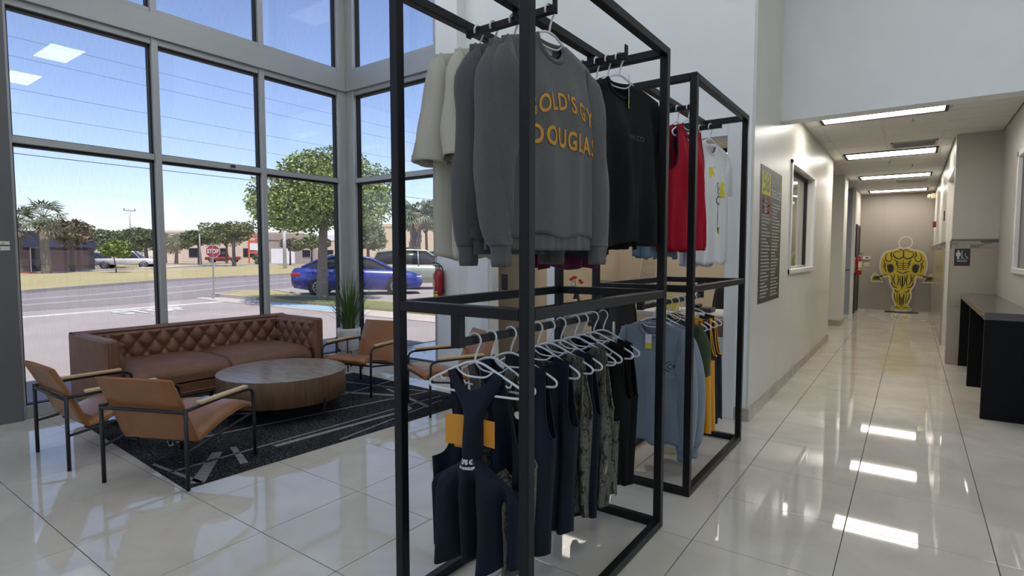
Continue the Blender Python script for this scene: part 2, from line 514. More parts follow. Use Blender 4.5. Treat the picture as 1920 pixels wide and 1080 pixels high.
def mosaic(parent, axis, a0, a1, face, z0, sgn):
    """rows of little stone bars; sgn = direction of the visible side"""
    rnd = random.Random(int(a0 * 100))
    z = z0
    for row, h in enumerate((.022, .022, .022, .022)):
        a = a0
        while a < a1 - .002:
            L = min(rnd.choice((.06, .09, .13, .18)), a1 - a)
            d = rnd.choice((.008, .011, .014))
            mb = MB()
            if axis == 'x': mb.box((a + .0008, min(face, face + sgn * d), z + .0008), (a + L - .0008, max(face, face + sgn * d), z + h - .0008))
            else: mb.box((min(face, face + sgn * d), a + .0008, z + .0008), (max(face, face + sgn * d), a + L - .0008, z + h - .0008))
            mb.build('mosaic_piece', M[rnd.choice(('mosaic1', 'mosaic1', 'mosaic2', 'mosaic3'))], parent)
            a += L
        z += h
# nook wainscot
for a, b in ((.41, .86),):
    for z0, z1 in ((0, .74), (.743, 1.485)):
        MB().box((a, 9.036, z0), (b, 9.05, z1), .001).build('wall_tile', M['walltile'], wn_)
mosaic(wn_, 'x', .41, .86, 9.05, 1.487, -1)
MB().box((.40, 9.028, 1.577), (.865, 9.05, 1.60), .002).build('mosaic_cap', M['mosaic2'], wn_)
MB().box((.395, 9.05, 1.48), (.41, 9.22, 1.58), .002).build('mosaic_cap', M['mosaic2'], wn_)
MB().box((.395, 9.035, 0), (.41, 9.22, 1.48), .001).build('wall_tile', M['walltile'], wn_)
# hall right wainscot tiles
y = 10.84
while y < 16.89:
    y1 = min(y + .6, 16.895)
    for z0, z1 in ((0, .74), (.743, 1.485)):
        MB().box((.396, y + .001, z0), (.41, y1 - .001, z1), .001).build('wall_tile', M['walltile'], wh2)
    y = y1
for k in range(4):
    yy = 10.84
    rnd = random.Random(k)
    while yy < 16.88:
        L = min(rnd.choice((.15, .2, .3)), 16.89 - yy)
        if yy < 13:
            MB().box((.41 - rnd.choice((.018, .021)), yy + .001, 1.487 + k * .022), (.41, yy + L - .001, 1.508 + k * .022)).build('mosaic_piece', M[rnd.choice(('mosaic1', 'mosaic2', 'mosaic3'))], wh2)
        yy += L
MB().box((.39, 13.0, 1.487), (.41, 16.89, 1.575)).build('mosaic_strip', M['mosaic2'], wh2)
MB().box((.385, 10.83, 1.576), (.41, 16.89, 1.597), .002).build('mosaic_cap', M['mosaic2'], wh2)
# soffit
MB().box((-1.08, 6.0, 2.70), (5.0, 6.2, CEIL)).build('wall_soffit', M['white'], kind='structure')
# hall end tile seams: separate wall tiles
we = bpy.data.objects['wall_hall_end']
for i in range(3):
    for j in range(3):
        x0 = -1.095 + i * .5; z0 = j * 1.0
        MB().box((x0, 16.893, z0), (x0 + .498, 16.9, min(z0 + .998, HC)), .0006).build('wall_panel', M['taupe'], we)
# baseboards
def baseboard(name, axis, a0, a1, face, sgn, tw=.6, h=.108, mt='base'):
    r = struct(name)
    a = a0
    while a < a1 - .01:
        b = min(a + tw, a1); mb = MB()
        lo, hi = min(face, face + sgn * .012), max(face, face + sgn * .012)
        if axis == 'x': mb.box((a + .001, lo, 0), (b - .001, hi, h), .002)
        else: mb.box((lo, a + .001, 0), (hi, b - .001, h), .002)
        mb.build('baseboard_tile', M[mt], r)
        a = b
baseboard('baseboard_hall', 'y', 4.912, 10.4, -1.08, 1)
baseboard('baseboard_back', 'x', -1.19, -1.069, 4.912, -1)
baseboard('baseboard_pier', 'x', -1.4, -1.10, 12.6, -1)
baseboard('baseboard_far', 'y', 12.6, 13.25, -1.10, 1)
baseboard('baseboard_lobby', 'x', -4.5, -3.95, 4.765, -1)
# ---- hall ceiling: lay-in tiles
hc = MB().box((-3.0, 6.2, HC + .03), (2.0, 17, HC + .12)).build('ceiling_hall', M['ceilgrid'], kind='structure')
cols = [(-1.08, -.92), (-.92, -.33), (-.33, .27), (.27, .86)]
rows = []; y = 6.305
while y < 16.9:
    rows.append((y, min(y + .595, 16.9))); y += .595
rows = [(6.2, 6.305)] + rows
LROW = [2, 7, 12, 17]
LY = []
for r, (y0, y1) in enumerate(rows):
    for c, (x0, x1) in enumerate(cols):
        if c == 3 and y0 > 9.0: x1 = .41
        if r in LROW and c in (1, 2): continue
        MB().box((x0 + .011, y0 + .011, HC - .004), (x1 - .011, y1 - .011, HC + .012), .003).build('ceiling_tile', M['ceil'], hc)
    LY.append((y0 + y1) / 2)
g = MB()
for r, (y0, y1) in enumerate(rows): g.box((-1.08, y0 - .012, HC), (.86, y0 + .012, HC + .03))
for x0, x1 in cols: g.box((x0 - .012, 6.2, HC + .001), (x0 + .012, 16.9, HC + .031))
g.build('ceiling_grid', M['ceilgrid'], hc)
# lobby ceiling, far walls and roof
cl = MB().box((-6.35, -6.2, CEIL), (5.2, 6.2, 5.62)).build('ceiling_lobby', M['ceil'], kind='structure')
MB().box((-3.2, 6.2, HC + .12), (5.2, 17.2, HC + .3)).build('roof_hall', M['white'], cl)
MB().box((5, -6, 0), (5.2, 6.2, CEIL)).build('wall_lobby_right', M['white'], kind='structure')
wf = MB()
wf.box((-6.35, -6.2, 0), (-5.6, -6, CEIL)); wf.box((2.4, -6.2, 0), (5.2, -6, CEIL)); wf.box((-5.6, -6.2, ZTOP), (2.4, -6, CEIL))
wf.build('wall_front', M['white'], kind='structure')
w6 = struct('window_6', 'unseen front window wall added for daylight')  # unseen glazing, added to bring more bluish daylight onto the back wall
curtain(w6, 'x', -6.0, -1, [(-5.6, -5.5), (-4.2, -4.14), (-2.85, -2.79), (-1.5, -1.44), (-.15, -.09), (1.1, 1.16), (2.34, 2.4)], zl)
# ---- office behind the back wall
MB().box((-4.49, 5.06, 0), (-4.34, 10.4, HC)).build('wall_office_left', M['beige'], kind='structure')
MB().box((-4.49, 9.4, 0), (-1.22, 9.5, HC)).build('wall_office_back', M['beige'], kind='structure')
MB().box((-1.235, 5.06, 0), (-1.22, 6.6, HC)).build('wall_office_right', M['beige'], kind='structure')
MB().box((-4.34, 5.75, 0), (-3.80, 5.87, HC)).build('wall_partition', M['beige'], kind='structure')
MB().box((-4.49, 5.06, HC), (-1.22, 10.4, HC + .2)).build('ceiling_office', M['ceil'], kind='structure')
# corner closing piece above the corridor
MB().box((-3.0, 10.2, 0), (-1.22, 10.4, HC)).build('wall_corridor_near', M['hallwhite'], kind='structure')
# ---- ceiling lights
M['lens'] = emat('fluorescent lens', (1.0, .95, .87), 15.0)
M['lens_lobby'] = emat('lobby fluorescent lens', (.86, .94, 1.0), 9.2)
M['lens_office'] = emat('office fluorescent lens', (1.0, .94, .84), 5.5)
def troffer(label, x0, x1, y0, y1, z, lens, name='ceiling_light'):
    t = thing(name, label, 'ceiling light', ((x0 + x1) / 2, (y0 + y1) / 2, z))
    a, b = (x1 - x0) / 2, (y1 - y0) / 2
    fr = MB()
    for lo, hi in (((-a, -b, -.006), (-a + .03, b, .05)), ((a - .03, -b, -.006), (a, b, .05)), ((-a, -b, -.006), (a, -b + .03, .05)), ((-a, b - .03, -.006), (a, b, .05))):
        fr.box(lo, hi, .002)
    fr.build('frame', M['gasket'] if name == 'ceiling_light' and z < 3 else M['ceilgrid'], t)
    n = 6
    for k in range(n):
        xa = -a + .03 + (2 * a - .06) * k / n; xb = -a + .03 + (2 * a - .06) * (k + 1) / n
        MB().box((xa + .003, -b + .03, .004), (xb - .003, b - .03, .02)).build('lens_panel', lens, t)
    MB().box((-a + .01, -b + .01, .03), (a - .01, b - .01, .05)).build('housing', M['ceilgrid'], t)
    return t
hl = ['nearest the white soffit', 'second from the soffit beside the air vent', 'third from the soffit', 'nearest the taupe end wall']
for k, r in enumerate(LROW):
    y0, y1 = rows[r]
    troffer('long fluorescent hall ceiling light ' + hl[k], -.905, .255, y0 + .013, y1 - .013, HC - .010, M['lens'])
ll = 0
for i, x in enumerate((-4.4, -1.5, 1.4, 4.0)):
    for j, yy in enumerate((3.9, 1.2, -1.5, -4.2)):
        troffer('fluorescent lobby ceiling light, row %s from the windows, %s' % (['first', 'second', 'third', 'fourth'][i], ['over the white back wall', 'over the racks', 'behind the camera', 'by the front wall'][j]), x - .6, x + .6, yy - .3, yy + .3, CEIL - .06, M['lens_lobby'])
for k, (x, yy) in enumerate(((-2.0, 6.9), (-3.6, 6.9), (-2.0, 8.6), (-3.6, 8.6))):
    troffer('fluorescent office ceiling light ' + ['over the desk', 'by the office left wall', 'seen through the hall window', 'in the far office corner'][k], x - .6, x + .6, yy - .3, yy + .3, HC - .06, M['lens_office'])
# ============================================================ OUTSIDE
GZ = -.12
M['asphalt'] = mat('sun bleached asphalt', (.32, .285, .27), .9, var=.10, scale=.6, bump=.3, bscale=60, detail=8)
M['asphalt2'] = mat('road asphalt', (.215, .195, .195), .9, var=.08, scale=.5, bump=.3, bscale=60, detail=8)
M['concrete'] = mat('pale concrete', (.46, .42, .37), .9, var=.06, scale=1.5)
M['paintwhite'] = mat('worn white road paint', (.55, .54, .53), .8, var=.2, scale=6)
M['paintblue'] = mat('faded light blue paint', (.27, .42, .52), .8, var=.08, scale=3)
M['grass'] = mat('dry and green grass', (.40, .31, .17), .95, scale=.35, detail=8, col2=(.30, .30, .12), bump=.6, bscale=50)
M['greengrass'] = mat('green grass', (.12, .16, .05), .95, scale=2, detail=8, col2=(.20, .19, .08), bump=.6, bscale=50)
M['curb'] = mat('weathered curb', (.36, .33, .30), .9, var=.1, scale=2)
M['redcurb'] = mat('red painted curb', (.35, .09, .08), .8)
def slab(name, poly, z0, z1, mt, parent=None):
    mb = MB().prism(poly, z1 - z0, z0=z0)
    return mb.build(name, M[mt], parent, kind=None if parent else 'structure')
slab('ground_lot', [(-6.35, -30), (-6.35, 40), (-24, 40), (-24, -30)], -.6, GZ, 'asphalt')
slab('ground_far', [(-24, -60), (-24, 260), (-420, 260), (-420, -60)], -.7, GZ - .02, 'asphalt')
slab('ground_side', [(-6.35, 17.3), (40, 17.3), (40, 260), (-24, 260), (-24, 40), (-6.35, 40)], -.7, GZ - .02, 'asphalt')
far_curb = [(-25.0, -8), (-26.2, 2), (-27.9, 6.45), (-30.6, 10.0), (-33.2, 13.6), (-35.0, 18), (-36.5, 23), (-39, 32), (-44, 46), (-52, 64)]
near_curb = [(-19.0, -8), (-19.2, 6), (-19.9, 9.1), (-21.2, 11.5), (-23.2, 15), (-25.0, 20), (-28, 30), (-33, 44), (-40, 62)]
slab('road', [(-19.0, -8), (-19.2, 6), (-19.9, 9.1)] + near_curb[3:] + far_curb[::-1], -.3, GZ + .006, 'asphalt2')
def ribbon(line, w, z0, z1, name, mt, parent=None, side=1):
    P = [Vector((x, y, 0)) for x, y in line]; mb = MB(); L = []; R = []
    for i, p in enumerate(P):
        t = (P[min(i + 1, len(P) - 1)] - P[max(i - 1, 0)]).normalized(); n = Vector((-t.y, t.x, 0)) * side
        L.append(p); R.append(p + n * w)
    for i in range(len(P) - 1):
        q = [L[i], L[i + 1], R[i + 1], R[i]]
        mb.prism([(a.x, a.y) for a in q], z1 - z0, z0=z0)
    return mb.build(name, M[mt], parent, kind=None if parent else 'structure')
ribbon(far_curb, .25, -.2, GZ + .14, 'kerb_far', 'curb', side=1)
# lighter worn lanes on the road
for off, nm in ((2.3, 'lane'), (4.6, 'lane')):
    ln = []
    for (ax, ay), (bx_, by) in zip([near_curb[1], near_curb[2], near_curb[3], near_curb[4], near_curb[5], near_curb[6]], [far_curb[1], far_curb[2], far_curb[3], far_curb[4], far_curb[6], far_curb[7]]):
        t = off / 8.0; ln.append((lerp(ax, bx_, t), lerp(ay, by, t)))
    ribbon(ln, .5, GZ, GZ + .012, 'road_band', 'asphalt', bpy.data.objects['road'])
# lawn beyond the road
lawn_out = [(-53, -12), (-54, 14), (-58, 24), (-66, 36), (-74, 60), (-80, 80)]
slab('lawn_far', [(-25.25, -8)] + [(x - .25, y) for x, y in far_curb[1:]] + lawn_out[::-1], -.3, GZ + .10, 'grass')
ribbon([(-54, 3), (-55, 13.5)], .3, -.2, GZ + .16, 'kerb_red', 'redcurb')
ribbon([(-55, 13.5), (-58, 19), (-64, 24)], .35, -.2, GZ + .16, 'kerb_bend', 'concrete')
ribbon([(-62, 24), (-72, 34), (-82, 52)], 2.5, -.2, GZ + .13, 'path_far', 'concrete')
slab('lawn_strip', [(-66, 24), (-76, 34), (-86, 52), (-98, 60), (-96, 40), (-84, 26)], -.3, GZ + .12, 'grass')
# island, walkway and ramp
slab('walkway', [(-8.0, 9.0), (-8.0, 9.95), (-19.4, 9.95), (-20.2, 9.5), (-19.9, 9.1), (-18, 9.0)], -.3, GZ + .02, 'concrete')
slab('ramp_blue', [(-12.4, 9.2), (-12.4, 9.93), (-16.1, 9.93), (-15.6, 9.2)], -.2, GZ + .026, 'paintblue')
slab('island_lawn', [(-8.0, 9.95), (-8.0, 11.6), (-17.8, 11.6), (-20.6, 12.4), (-21.2, 11.4), (-20.2, 9.95)], -.3, GZ + .10, 'grass')
slab('island_green', [(-9.0, 10.0), (-9.0, 11.4), (-16.5, 11.2), (-17.5, 10.5), (-16.0, 10.0)], -.3, GZ + .106, 'greengrass')
ribbon([(-17.4, 10.0), (-19.4, 9.95), (-20.2, 9.98), (-21.2, 11.4), (-20.6, 12.4), (-17.8, 11.6)], .15, -.2, GZ + .13, 'kerb_island', 'concrete', side=1)
slab('stop_line', [(-17.2, 3.4), (-17.5, 3.4), (-18.1, 9.0), (-17.75, 9.0)], -.2, GZ + .008, 'paintwhite')
vs, fs = text_mesh('STOP', 1.5, .004, bold=.05, sx=.46)
MB().add(vs, fs, M=Matrix.Translation((-16.5, 6.45, GZ + .012)) @ rotz(pi / 2)).build('road_lettering', M['paintwhite'], bpy.data.objects['road'])

# ---- stop sign
M['stopred'] = mat('stop sign red', (.30, .035, .045), .5)
M['galv'] = mat('galvanised post', (.38, .38, .38), .5, metal=.4)
t = thing('stop_sign', 'red octagonal STOP sign on a steel post by the road', 'sign', (-19.3, 9.45, GZ + .02), 0)
mb = MB(); mb.box((-.03, -.015, 0), (.03, .015, 1.82), .004); mb.build('post', M['galv'], t)
fc = Matrix.Translation((.02, 0, 1.6)) @ rotz(rad(-26.5) + pi / 2) @ Matrix.Rotation(pi / 2, 4, 'X')
def octa(r): return [(r * cos(pi / 8 + k * pi / 4), r * sin(pi / 8 + k * pi / 4)) for k in range(8)]
pl = MB().prism(octa(.235), .004, fc).build('plate', M['paintwhite'], t)
MB().prism(octa(.217), .002, fc, .004).build('red_face', M['stopred'], pl)
vs, fs = text_mesh('STOP', .19, .001, bold=.007, sx=.78)
MB().add(vs, fs, M=fc @ Matrix.Translation((0, 0, .0075))).build('lettering', M['paintwhite'], pl)

# ---- trees
def leafmat(name, c1, c2):
    m, n, l, b = newmat(name)
    ge = n.new('ShaderNodeNewGeometry'); cr = n.new('ShaderNodeValToRGB')
    cr.color_ramp.elements[0].color = (*c1, 1); cr.color_ramp.elements[1].color = (*c2, 1)
    l.new(ge.outputs['Random Per Island'], cr.inputs[0]); l.new(cr.outputs[0], b.inputs['Base Color'])
    b.inputs['Roughness'].default_value = .6
    return m
M['leaf_oak'] = leafmat('oak leaves', (.09, .14, .03), (.32, .40, .12))
M['leaf_dull'] = leafmat('dull green leaves', (.07, .095, .04), (.20, .235, .11))
M['leaf_brown'] = leafmat('brownish leaves', (.12, .10, .065), (.26, .22, .14))
M['leaf_palm'] = leafmat('palm leaves', (.06, .09, .045), (.15, .19, .09))
M['bark'] = mat('pale bark', (.24, .20, .16), .9, var=.2, scale=10, bump=.8, bscale=25, bdist=.05)
M['darkbark'] = mat('dark bark', (.13, .105, .085), .9, var=.2, scale=10)
def leaves(rnd, blobs, n, size):
    mb = MB(); tot = sum(b[1][0] * b[1][1] for b in blobs)
    for c, r in blobs:
        k = int(n * r[0] * r[1] / tot)
        for _ in range(k):
            d = Vector((rnd.gauss(0, 1), rnd.gauss(0, 1), rnd.gauss(0, 1))).normalized() * (rnd.uniform(.35, 1.06) ** .5)
            p = Vector((c[0] + d.x * r[0], c[1] + d.y * r[1], c[2] + d.z * r[2]))
            a = Vector((rnd.gauss(0, 1), rnd.gauss(0, 1), rnd.gauss(0, .7))).normalized(); b = a.orthogonal().normalized()
            s = size * rnd.uniform(.6, 1.3)
            mb.add([p - a * s * .5, p + b * s * .28, p + a * s * .5, p - b * s * .28], [(0, 1, 2, 3)])
    return mb
def tree(name, label, loc, h, crown, trunk_r, leaf, bark='darkbark', n=1500, size=.3, seed=1, trunk_h=None, group='trees across the road', nb=14):
    rnd = random.Random(seed)
    t = thing(name, label, 'tree', (loc[0], loc[1], loc[2] if len(loc) > 2 else GZ + .05), 0, group)
    rx, rz0 = crown                       # crown radius, crown bottom height
    th = trunk_h or rz0 + .3 * (h - rz0)
    tr = MB(); top = Vector((rnd.uniform(-.2, .2), rnd.uniform(-.2, .2), th))
    tr.tube(catmull([(0, 0, -.1), (top.x * .2, top.y * .3, th * .4), top], 4), [trunk_r * (1.15 - .5 * k / 8) for k in range(9)], 9)
    for k in range(6):
        a = k * 1.05 + rnd.uniform(-.3, .3); e = Vector((cos(a) * rx * .6, sin(a) * rx * .6, rz0 + (h - rz0) * rnd.uniform(.4, .75)))
        s0 = Vector((top.x * .8, top.y * .8, th * rnd.uniform(.75, 1.0)))
        tr.tube([s0, s0.lerp(e, .5) + Vector((0, 0, .15)), e], [trunk_r * .5, trunk_r * .3, trunk_r * .1], 6)
    tr.build('trunk', M[bark], t)
    zc = (h + rz0) / 2; hz = (h - rz0) / 2
    blobs = []
    for k in range(nb):
        a = rnd.uniform(0, 2 * pi); q = sqrt(rnd.random()) * .68
        zz = rnd.uniform(-.6, .65); sh = sqrt(max(.1, 1 - zz * zz))
        s = rnd.uniform(.30, .46)
        blobs.append(((cos(a) * rx * q * sh, sin(a) * rx * q * sh, zc + zz * hz * .8), (rx * s, rx * s, hz * s)))
    leaves(rnd, blobs, n, size).build('foliage', M[leaf], t, kind='stuff')
    return t
tree('oak_tree', 'leafy green oak tree with pale trunk beside the blue ramp', (-15.1, 10.75, GZ + .1), 4.95, (2.35, 1.9), .17, 'leaf_oak', 'bark', 26000, .11, 5, 2.9, None, 26)
far = [('mesquite_tree', 'brownish broad tree right of the palm by the dark building', (-55.0, 15.8), 4.5, (2.1, 1.5), .2, 'leaf_brown', 3),
       ('sapling', 'thin sapling on the far grass before the white pickup', (-49.9, 17.1), 2.7, (1.2, 1.1), .05, 'leaf_oak', 4),
       ('mesquite_tree', 'green tree behind the navy car across the road', (-87.8, 29.3), 5.2, (4.2, 1.6), .25, 'leaf_dull', 6),
       ('mesquite_tree', 'green tree behind the white pickup, cut by the first mullion', (-80.4, 31.0), 5.2, (3.0, 2.0), .25, 'leaf_dull', 7),
       ('mesquite_tree', 'olive tree left of the stop sign, across the road', (-85.9, 36.9), 4.7, (3.4, 1.8), .25, 'leaf_dull', 8),
       ('mesquite_tree', 'tree right behind the stop sign, across the road', (-77.0, 36.0), 5.3, (3.0, 2.3), .25, 'leaf_dull', 9),
       ('mesquite_tree', 'wide dark green tree right of the stop sign by the red truck', (-69.2, 36.5), 5.9, (4.2, 3.0), .22, 'leaf_dull', 10),
       ('mesquite_tree', 'small round tree before the taupe building', (-65.3, 41.8), 3.6, (1.9, 1.7), .12, 'leaf_brown', 11),
       ('mesquite_tree', 'small olive tree left of the oak trunk', (-57.8, 39.8), 4.0, (2.6, 1.9), .12, 'leaf_dull', 12),
       ('mesquite_tree', 'tree seen through the side window glass, left of the steel post', (-35.7, 29.8), 4.4, (2.0, 1.5), .15, 'leaf_dull', 13),
       ('mesquite_tree', 'tree seen through the side window, behind the palm trunk', (-35.4, 36.2), 6.5, (2.5, 3.0), .15, 'leaf_dull', 14)]
far += [('mesquite_tree', 'low bushy tree left of the utility pole', (-98, 30.5), 5.6, (4.0, .8), .2, 'leaf_dull', 31), ('mesquite_tree', 'bushy tree below the utility pole', (-95, 34.5), 5.4, (3.4, 1.0), .2, 'leaf_dull', 32), ('mesquite_tree', 'bushy tree just right of the first mullion', (-98, 40.5), 5.6, (3.6, 1.0), .2, 'leaf_brown', 33), ('mesquite_tree', 'dense tree between the stop sign and the wide tree', (-84, 43.2), 6.4, (3.4, 2.0), .2, 'leaf_dull', 34), ('bush', 'round clipped bush left of the second mullion', (-66.5, 38.6), 1.9, (1.0, .1), .1, 'leaf_dull', 35)]
for nm, lb, loc, h, cr, tr_, lf, sd_ in far:
    tree(nm, lb, loc, h, cr, tr_, lf, 'darkbark', 2600, .34, sd_, None)
def palm(label, loc, h, seed, n=26, L=1.7, trunk=.24):
    rnd = random.Random(seed)
    t = thing('palm_tree', label, 'tree', (loc[0], loc[1], GZ + .05), 0, 'palm trees')
    mb = MB(); pts = [(rnd.uniform(-.05, .05), rnd.uniform(-.05, .05), h * k / 12) for k in range(13)]
    mb.tube(catmull(pts, 3), [trunk * (1.25 - .007 * k) * (1 + .14 * (k % 2)) for k in range(37)], 9); mb.build('trunk', M['bark'], t)
    for k in range(n):
        a = rnd.uniform(0, 2 * pi); el = rnd.uniform(-.9, 1.1)
        d = Vector((cos(a) * cos(el), sin(a) * cos(el), sin(el))); side = Vector((-sin(a), cos(a), 0)); up = side.cross(d)
        fr = MB(); st = Vector((0, 0, h)); c = st + d * L * .5
        fr.tube([st, st + d * L * .3 + Vector((0, 0, .05)), c], .02, 4)
        for q in range(11):
            ph = lerp(-1.5, 1.5, q / 10); e = (d * cos(ph) + side * sin(ph)) * L * .62 + Vector((0, 0, -.12 * abs(ph) - .1))
            w = up.cross(e).normalized() * .05
            fr.add([c - w * .3, c + e * .55 - w, c + e + Vector((0, 0, -.15)), c + e * .55 + w], [(0, 1, 2, 3)])
        fr.build('frond', M['leaf_palm'] if el > -.45 else M['leaf_brown'], t)
palm('fan palm standing before the dark building across the road', (-51.8, 13.3), 4.2, 21)
palm('fan palm half hidden by the grey window column', (-57.3, 13.0), 3.9, 22)
palm('palm with a shaggy trunk seen through the side window', (-24.6, 24.2), 4.0, 23, 20, 1.2, .3)

# ---- vehicles
M['carglass'] = mat('dark car glass', (.02, .025, .03), .08)
M['tyre'] = mat('tyre rubber', (.02, .02, .02), .8)
M['rim'] = mat('alloy rim', (.45, .45, .46), .3, metal=.7)
M['taillight'] = mat('red tail light', (.45, .02, .02), .2)
def carpaint(nm, c): return mat(nm, c, .25, metal=.2, coat=.8)
def vehicle(name, label, cat, loc, ang, paint, kind='sedan', L=4.7, group=None):
    t = thing(name, label, cat, (loc[0], loc[1], GZ + .01 if len(loc) < 3 else loc[2]), ang, group)
    if kind == 'sedan':
        low = [(-2.35, .42, .86, .78), (-2.25, .30, 1.0, .86), (-1.8, .22, 1.03, .90), (-.9, .20, .99, .91), (.4, .20, .96, .91), (1.2, .20, .93, .90), (1.9, .22, .85, .87), (2.25, .28, .72, .80), (2.35, .38, .62, .70)]
        roof = [(-2.0, 1.04, .70), (-1.45, 1.30, .62), (-.9, 1.42, .60), (-.1, 1.44, .60), (.45, 1.36, .60), (1.25, .95, .74)]
        wz, wr, wx = .33, .33, (-1.38, 1.38)
    elif kind == 'suv':
        low = [(-2.3, .5, 1.0, .80), (-2.2, .35, 1.08, .88), (-1.0, .28, 1.08, .92), (.6, .28, 1.05, .92), (1.6, .28, .98, .90), (2.2, .35, .85, .84), (2.3, .45, .75, .75)]
        roof = [(-2.2, 1.08, .78), (-1.95, 1.60, .66), (-1.0, 1.70, .66), (.1, 1.66, .66), (1.0, 1.04, .78)]
        wz, wr, wx = .36, .36, (-1.35, 1.38)
    else:
        low = [(-2.9, .55, .98, .86), (-2.85, .45, 1.05, .92), (-1.0, .40, 1.05, .95), (.9, .40, 1.06, .95), (1.9, .42, 1.04, .92), (2.7, .48, .98, .90), (2.8, .55, .85, .84)]
        roof = [(-.75, 1.05, .84), (-.65, 1.72, .70), (.0, 1.80, .70), (.75, 1.76, .70), (1.4, 1.06, .80)]
        wz, wr, wx = .40, .40, (-1.85, 1.75)
    def ring(x, z0, z1, w):
        return [(x, -w * .9, z0), (x, -w, lerp(z0, z1, .35)), (x, -w, lerp(z0, z1, .7)), (x, -w * .93, z1), (x, 0, z1 + .03), (x, w * .93, z1), (x, w, lerp(z0, z1, .7)), (x, w, lerp(z0, z1, .35)), (x, w * .9, z0), (x, 0, z0)]
    body = MB().loft([ring(*r) for r in low]); bo = body.build('body', paint, t)
    zb = .93 if kind == 'sedan' else 1.0
    gr = []
    for x, z, w in roof:
        gr.append([(x, -.84, zb), (x, -w, max(z, zb + .02)), (x, 0, max(z, zb + .02) + .02), (x, w, max(z, zb + .02)), (x, .84, zb)])
    MB().loft(gr).build('glasshouse', M['carglass'], t)
    rf = MB()
    for s_ in (-1, 1):
        rf.tube([(x, s_ * (w + .01), z + .005) for x, z, w in roof], .045, 6)
        if kind != 'pickup': rf.tube([(roof[2][0] + .75, s_ * (roof[2][2] + .01), roof[3][1]), (roof[2][0] + .78, s_ * .86, zb)], .035, 5)
    top = [r for r in roof if r[1] > roof[2][1] - .16]
    rf.loft([[(x, -w, z - .02), (x, -w * .9, z + .02), (x, 0, z + .045), (x, w * .9, z + .02), (x, w, z - .02)] for x, z, w in top])
    rf.build('roof', paint, t)
    if kind == 'pickup':
        MB().box((-2.75, -.78, .95), (-.85, .78, 1.075)).build('bed', M['tyre'], t)
    for x in wx:
        for s_ in (-1, 1):
            Mx = Matrix.Translation((x, s_ * .84, wz)) @ Matrix.Rotation(s_ * -pi / 2, 4, 'X')
            MB().lathe([(wr + .06, -.10), (wr + .06, .062)], 24, M=Mx).build('wheel_arch', M['tyre'], t)
            wv = MB().lathe([(wr * .6, -.1), (wr, -.08), (wr, .07), (wr * .9, .10), (wr * .68, .10)], 24, M=Mx).build('wheel', M['tyre'], t)
            rm = MB().lathe([(wr * .70, .095), (wr * .70, .108), (wr * .62, .108), (wr * .60, .098)], 20, M=Mx)
            for k in range(10):
                rm.box((-.014, .03, .095), (.014, wr * .64, .112), 0, Mx @ rotz(k * pi / 5 + .1))
            rm.lathe([(.05, .09), (.05, .116)], 10, M=Mx)
            rm.build('rim', M['rim'], wv)
    x0 = low[0][0]
    for s_ in (-1, 1):
        MB().box((x0 - .01, s_ * .48, .72), (x0 + .34, s_ * .885, .86), .03).build('tail_light', M['taillight'], t)
        MB().box((low[-1][0] - .25, s_ * .5, .58), (low[-1][0] - .02, s_ * .80, .70), .02).build('headlight', M['rim'], t)
        MB().box((-.75, s_ * .90, .80), (-.58, s_ * .935, .83), .006).build('door_handle', M['rim'], t)
    return t
vehicle('sedan', 'shiny blue sedan parked behind the oak trunk', 'car', (-17.25, 13.95, GZ), rad(49.5), carpaint('blue car paint', (.03, .05, .30)))
vehicle('pickup_truck', 'white pickup truck parked across the road', 'pickup truck', (-68.6, 24.6), rad(52), carpaint('white car paint', (.62, .62, .62)), 'pickup')
vehicle('suv', 'navy car parked left of the white pickup', 'car', (-73.9, 23.3), rad(60), carpaint('navy car paint', (.03, .04, .11)), 'suv')
vehicle('pickup_truck', 'red pickup truck behind the stop sign', 'pickup truck', (-100.4, 51.0), rad(232), carpaint('red car paint', (.25, .02, .03)), 'pickup')
vehicle('sedan', 'silver car parked far off right of the oak trunk', 'car', (-67.5, 50.0), rad(230), carpaint('silver car paint', (.5, .5, .5)))
vehicle('suv', 'pale green car seen through the side window', 'car', (-17.6, 17.8), rad(45), carpaint('pale green car paint', (.32, .38, .30)), 'suv')
vehicle('suv', 'blue car seen through the side window near the extinguisher', 'car', (-20.4, 23.6), rad(45), carpaint('mid blue car paint', (.04, .07, .28)), 'suv')

# ---- far buildings
M['bld_dark'] = mat('dark brown brick', (.075, .05, .05), .9, var=.1, scale=1)
M['bld_navy'] = mat('navy fascia', (.035, .045, .085), .7)
M['bld_cream'] = mat('cream stucco', (.58, .46, .34), .9, var=.04, scale=.3)
M['bld_taupe'] = mat('taupe stucco', (.32, .27, .23), .9)
M['bld_white'] = mat('white garage door', (.72, .70, .70), .7)
M['orange'] = mat('orange red steel', (.55, .10, .06), .6)
def building(label, loc, ang, w, d, h, mt, wins, par=.3, parmt=None, name='building'):
    t = thing(name, label, 'building', (loc[0], loc[1], GZ), ang)
    MB().box((-w / 2, 0, 0), (w / 2, d, h)).build('wall', M[mt], t)
    MB().box((-w / 2 - .1, -.1, h - par), (w / 2 + .1, d + .1, h + .1)).build('parapet', M[parmt or mt], t)
    for (x0, x1, z0, z1, wm) in wins:
        wv = MB().box((x0, -.06, z0), (x1, .05, z1)).build('window', M['alu'], t)
        MB().box((x0 + .06, -.075, z0 + .06), (x1 - .06, -.05, z1 - .06)).build('pane', M[wm], wv)
    return t
building('dark low brick building behind the palms across the road', (-60.5, 14.2), rad(-20) + pi / 2, 8.4, 10, 3.4, 'bld_dark', [(-3.5, -.5, .8, 2.0, 'carglass'), (.3, 1.6, 0, 2.1, 'carglass')], 1.3, 'bld_navy')
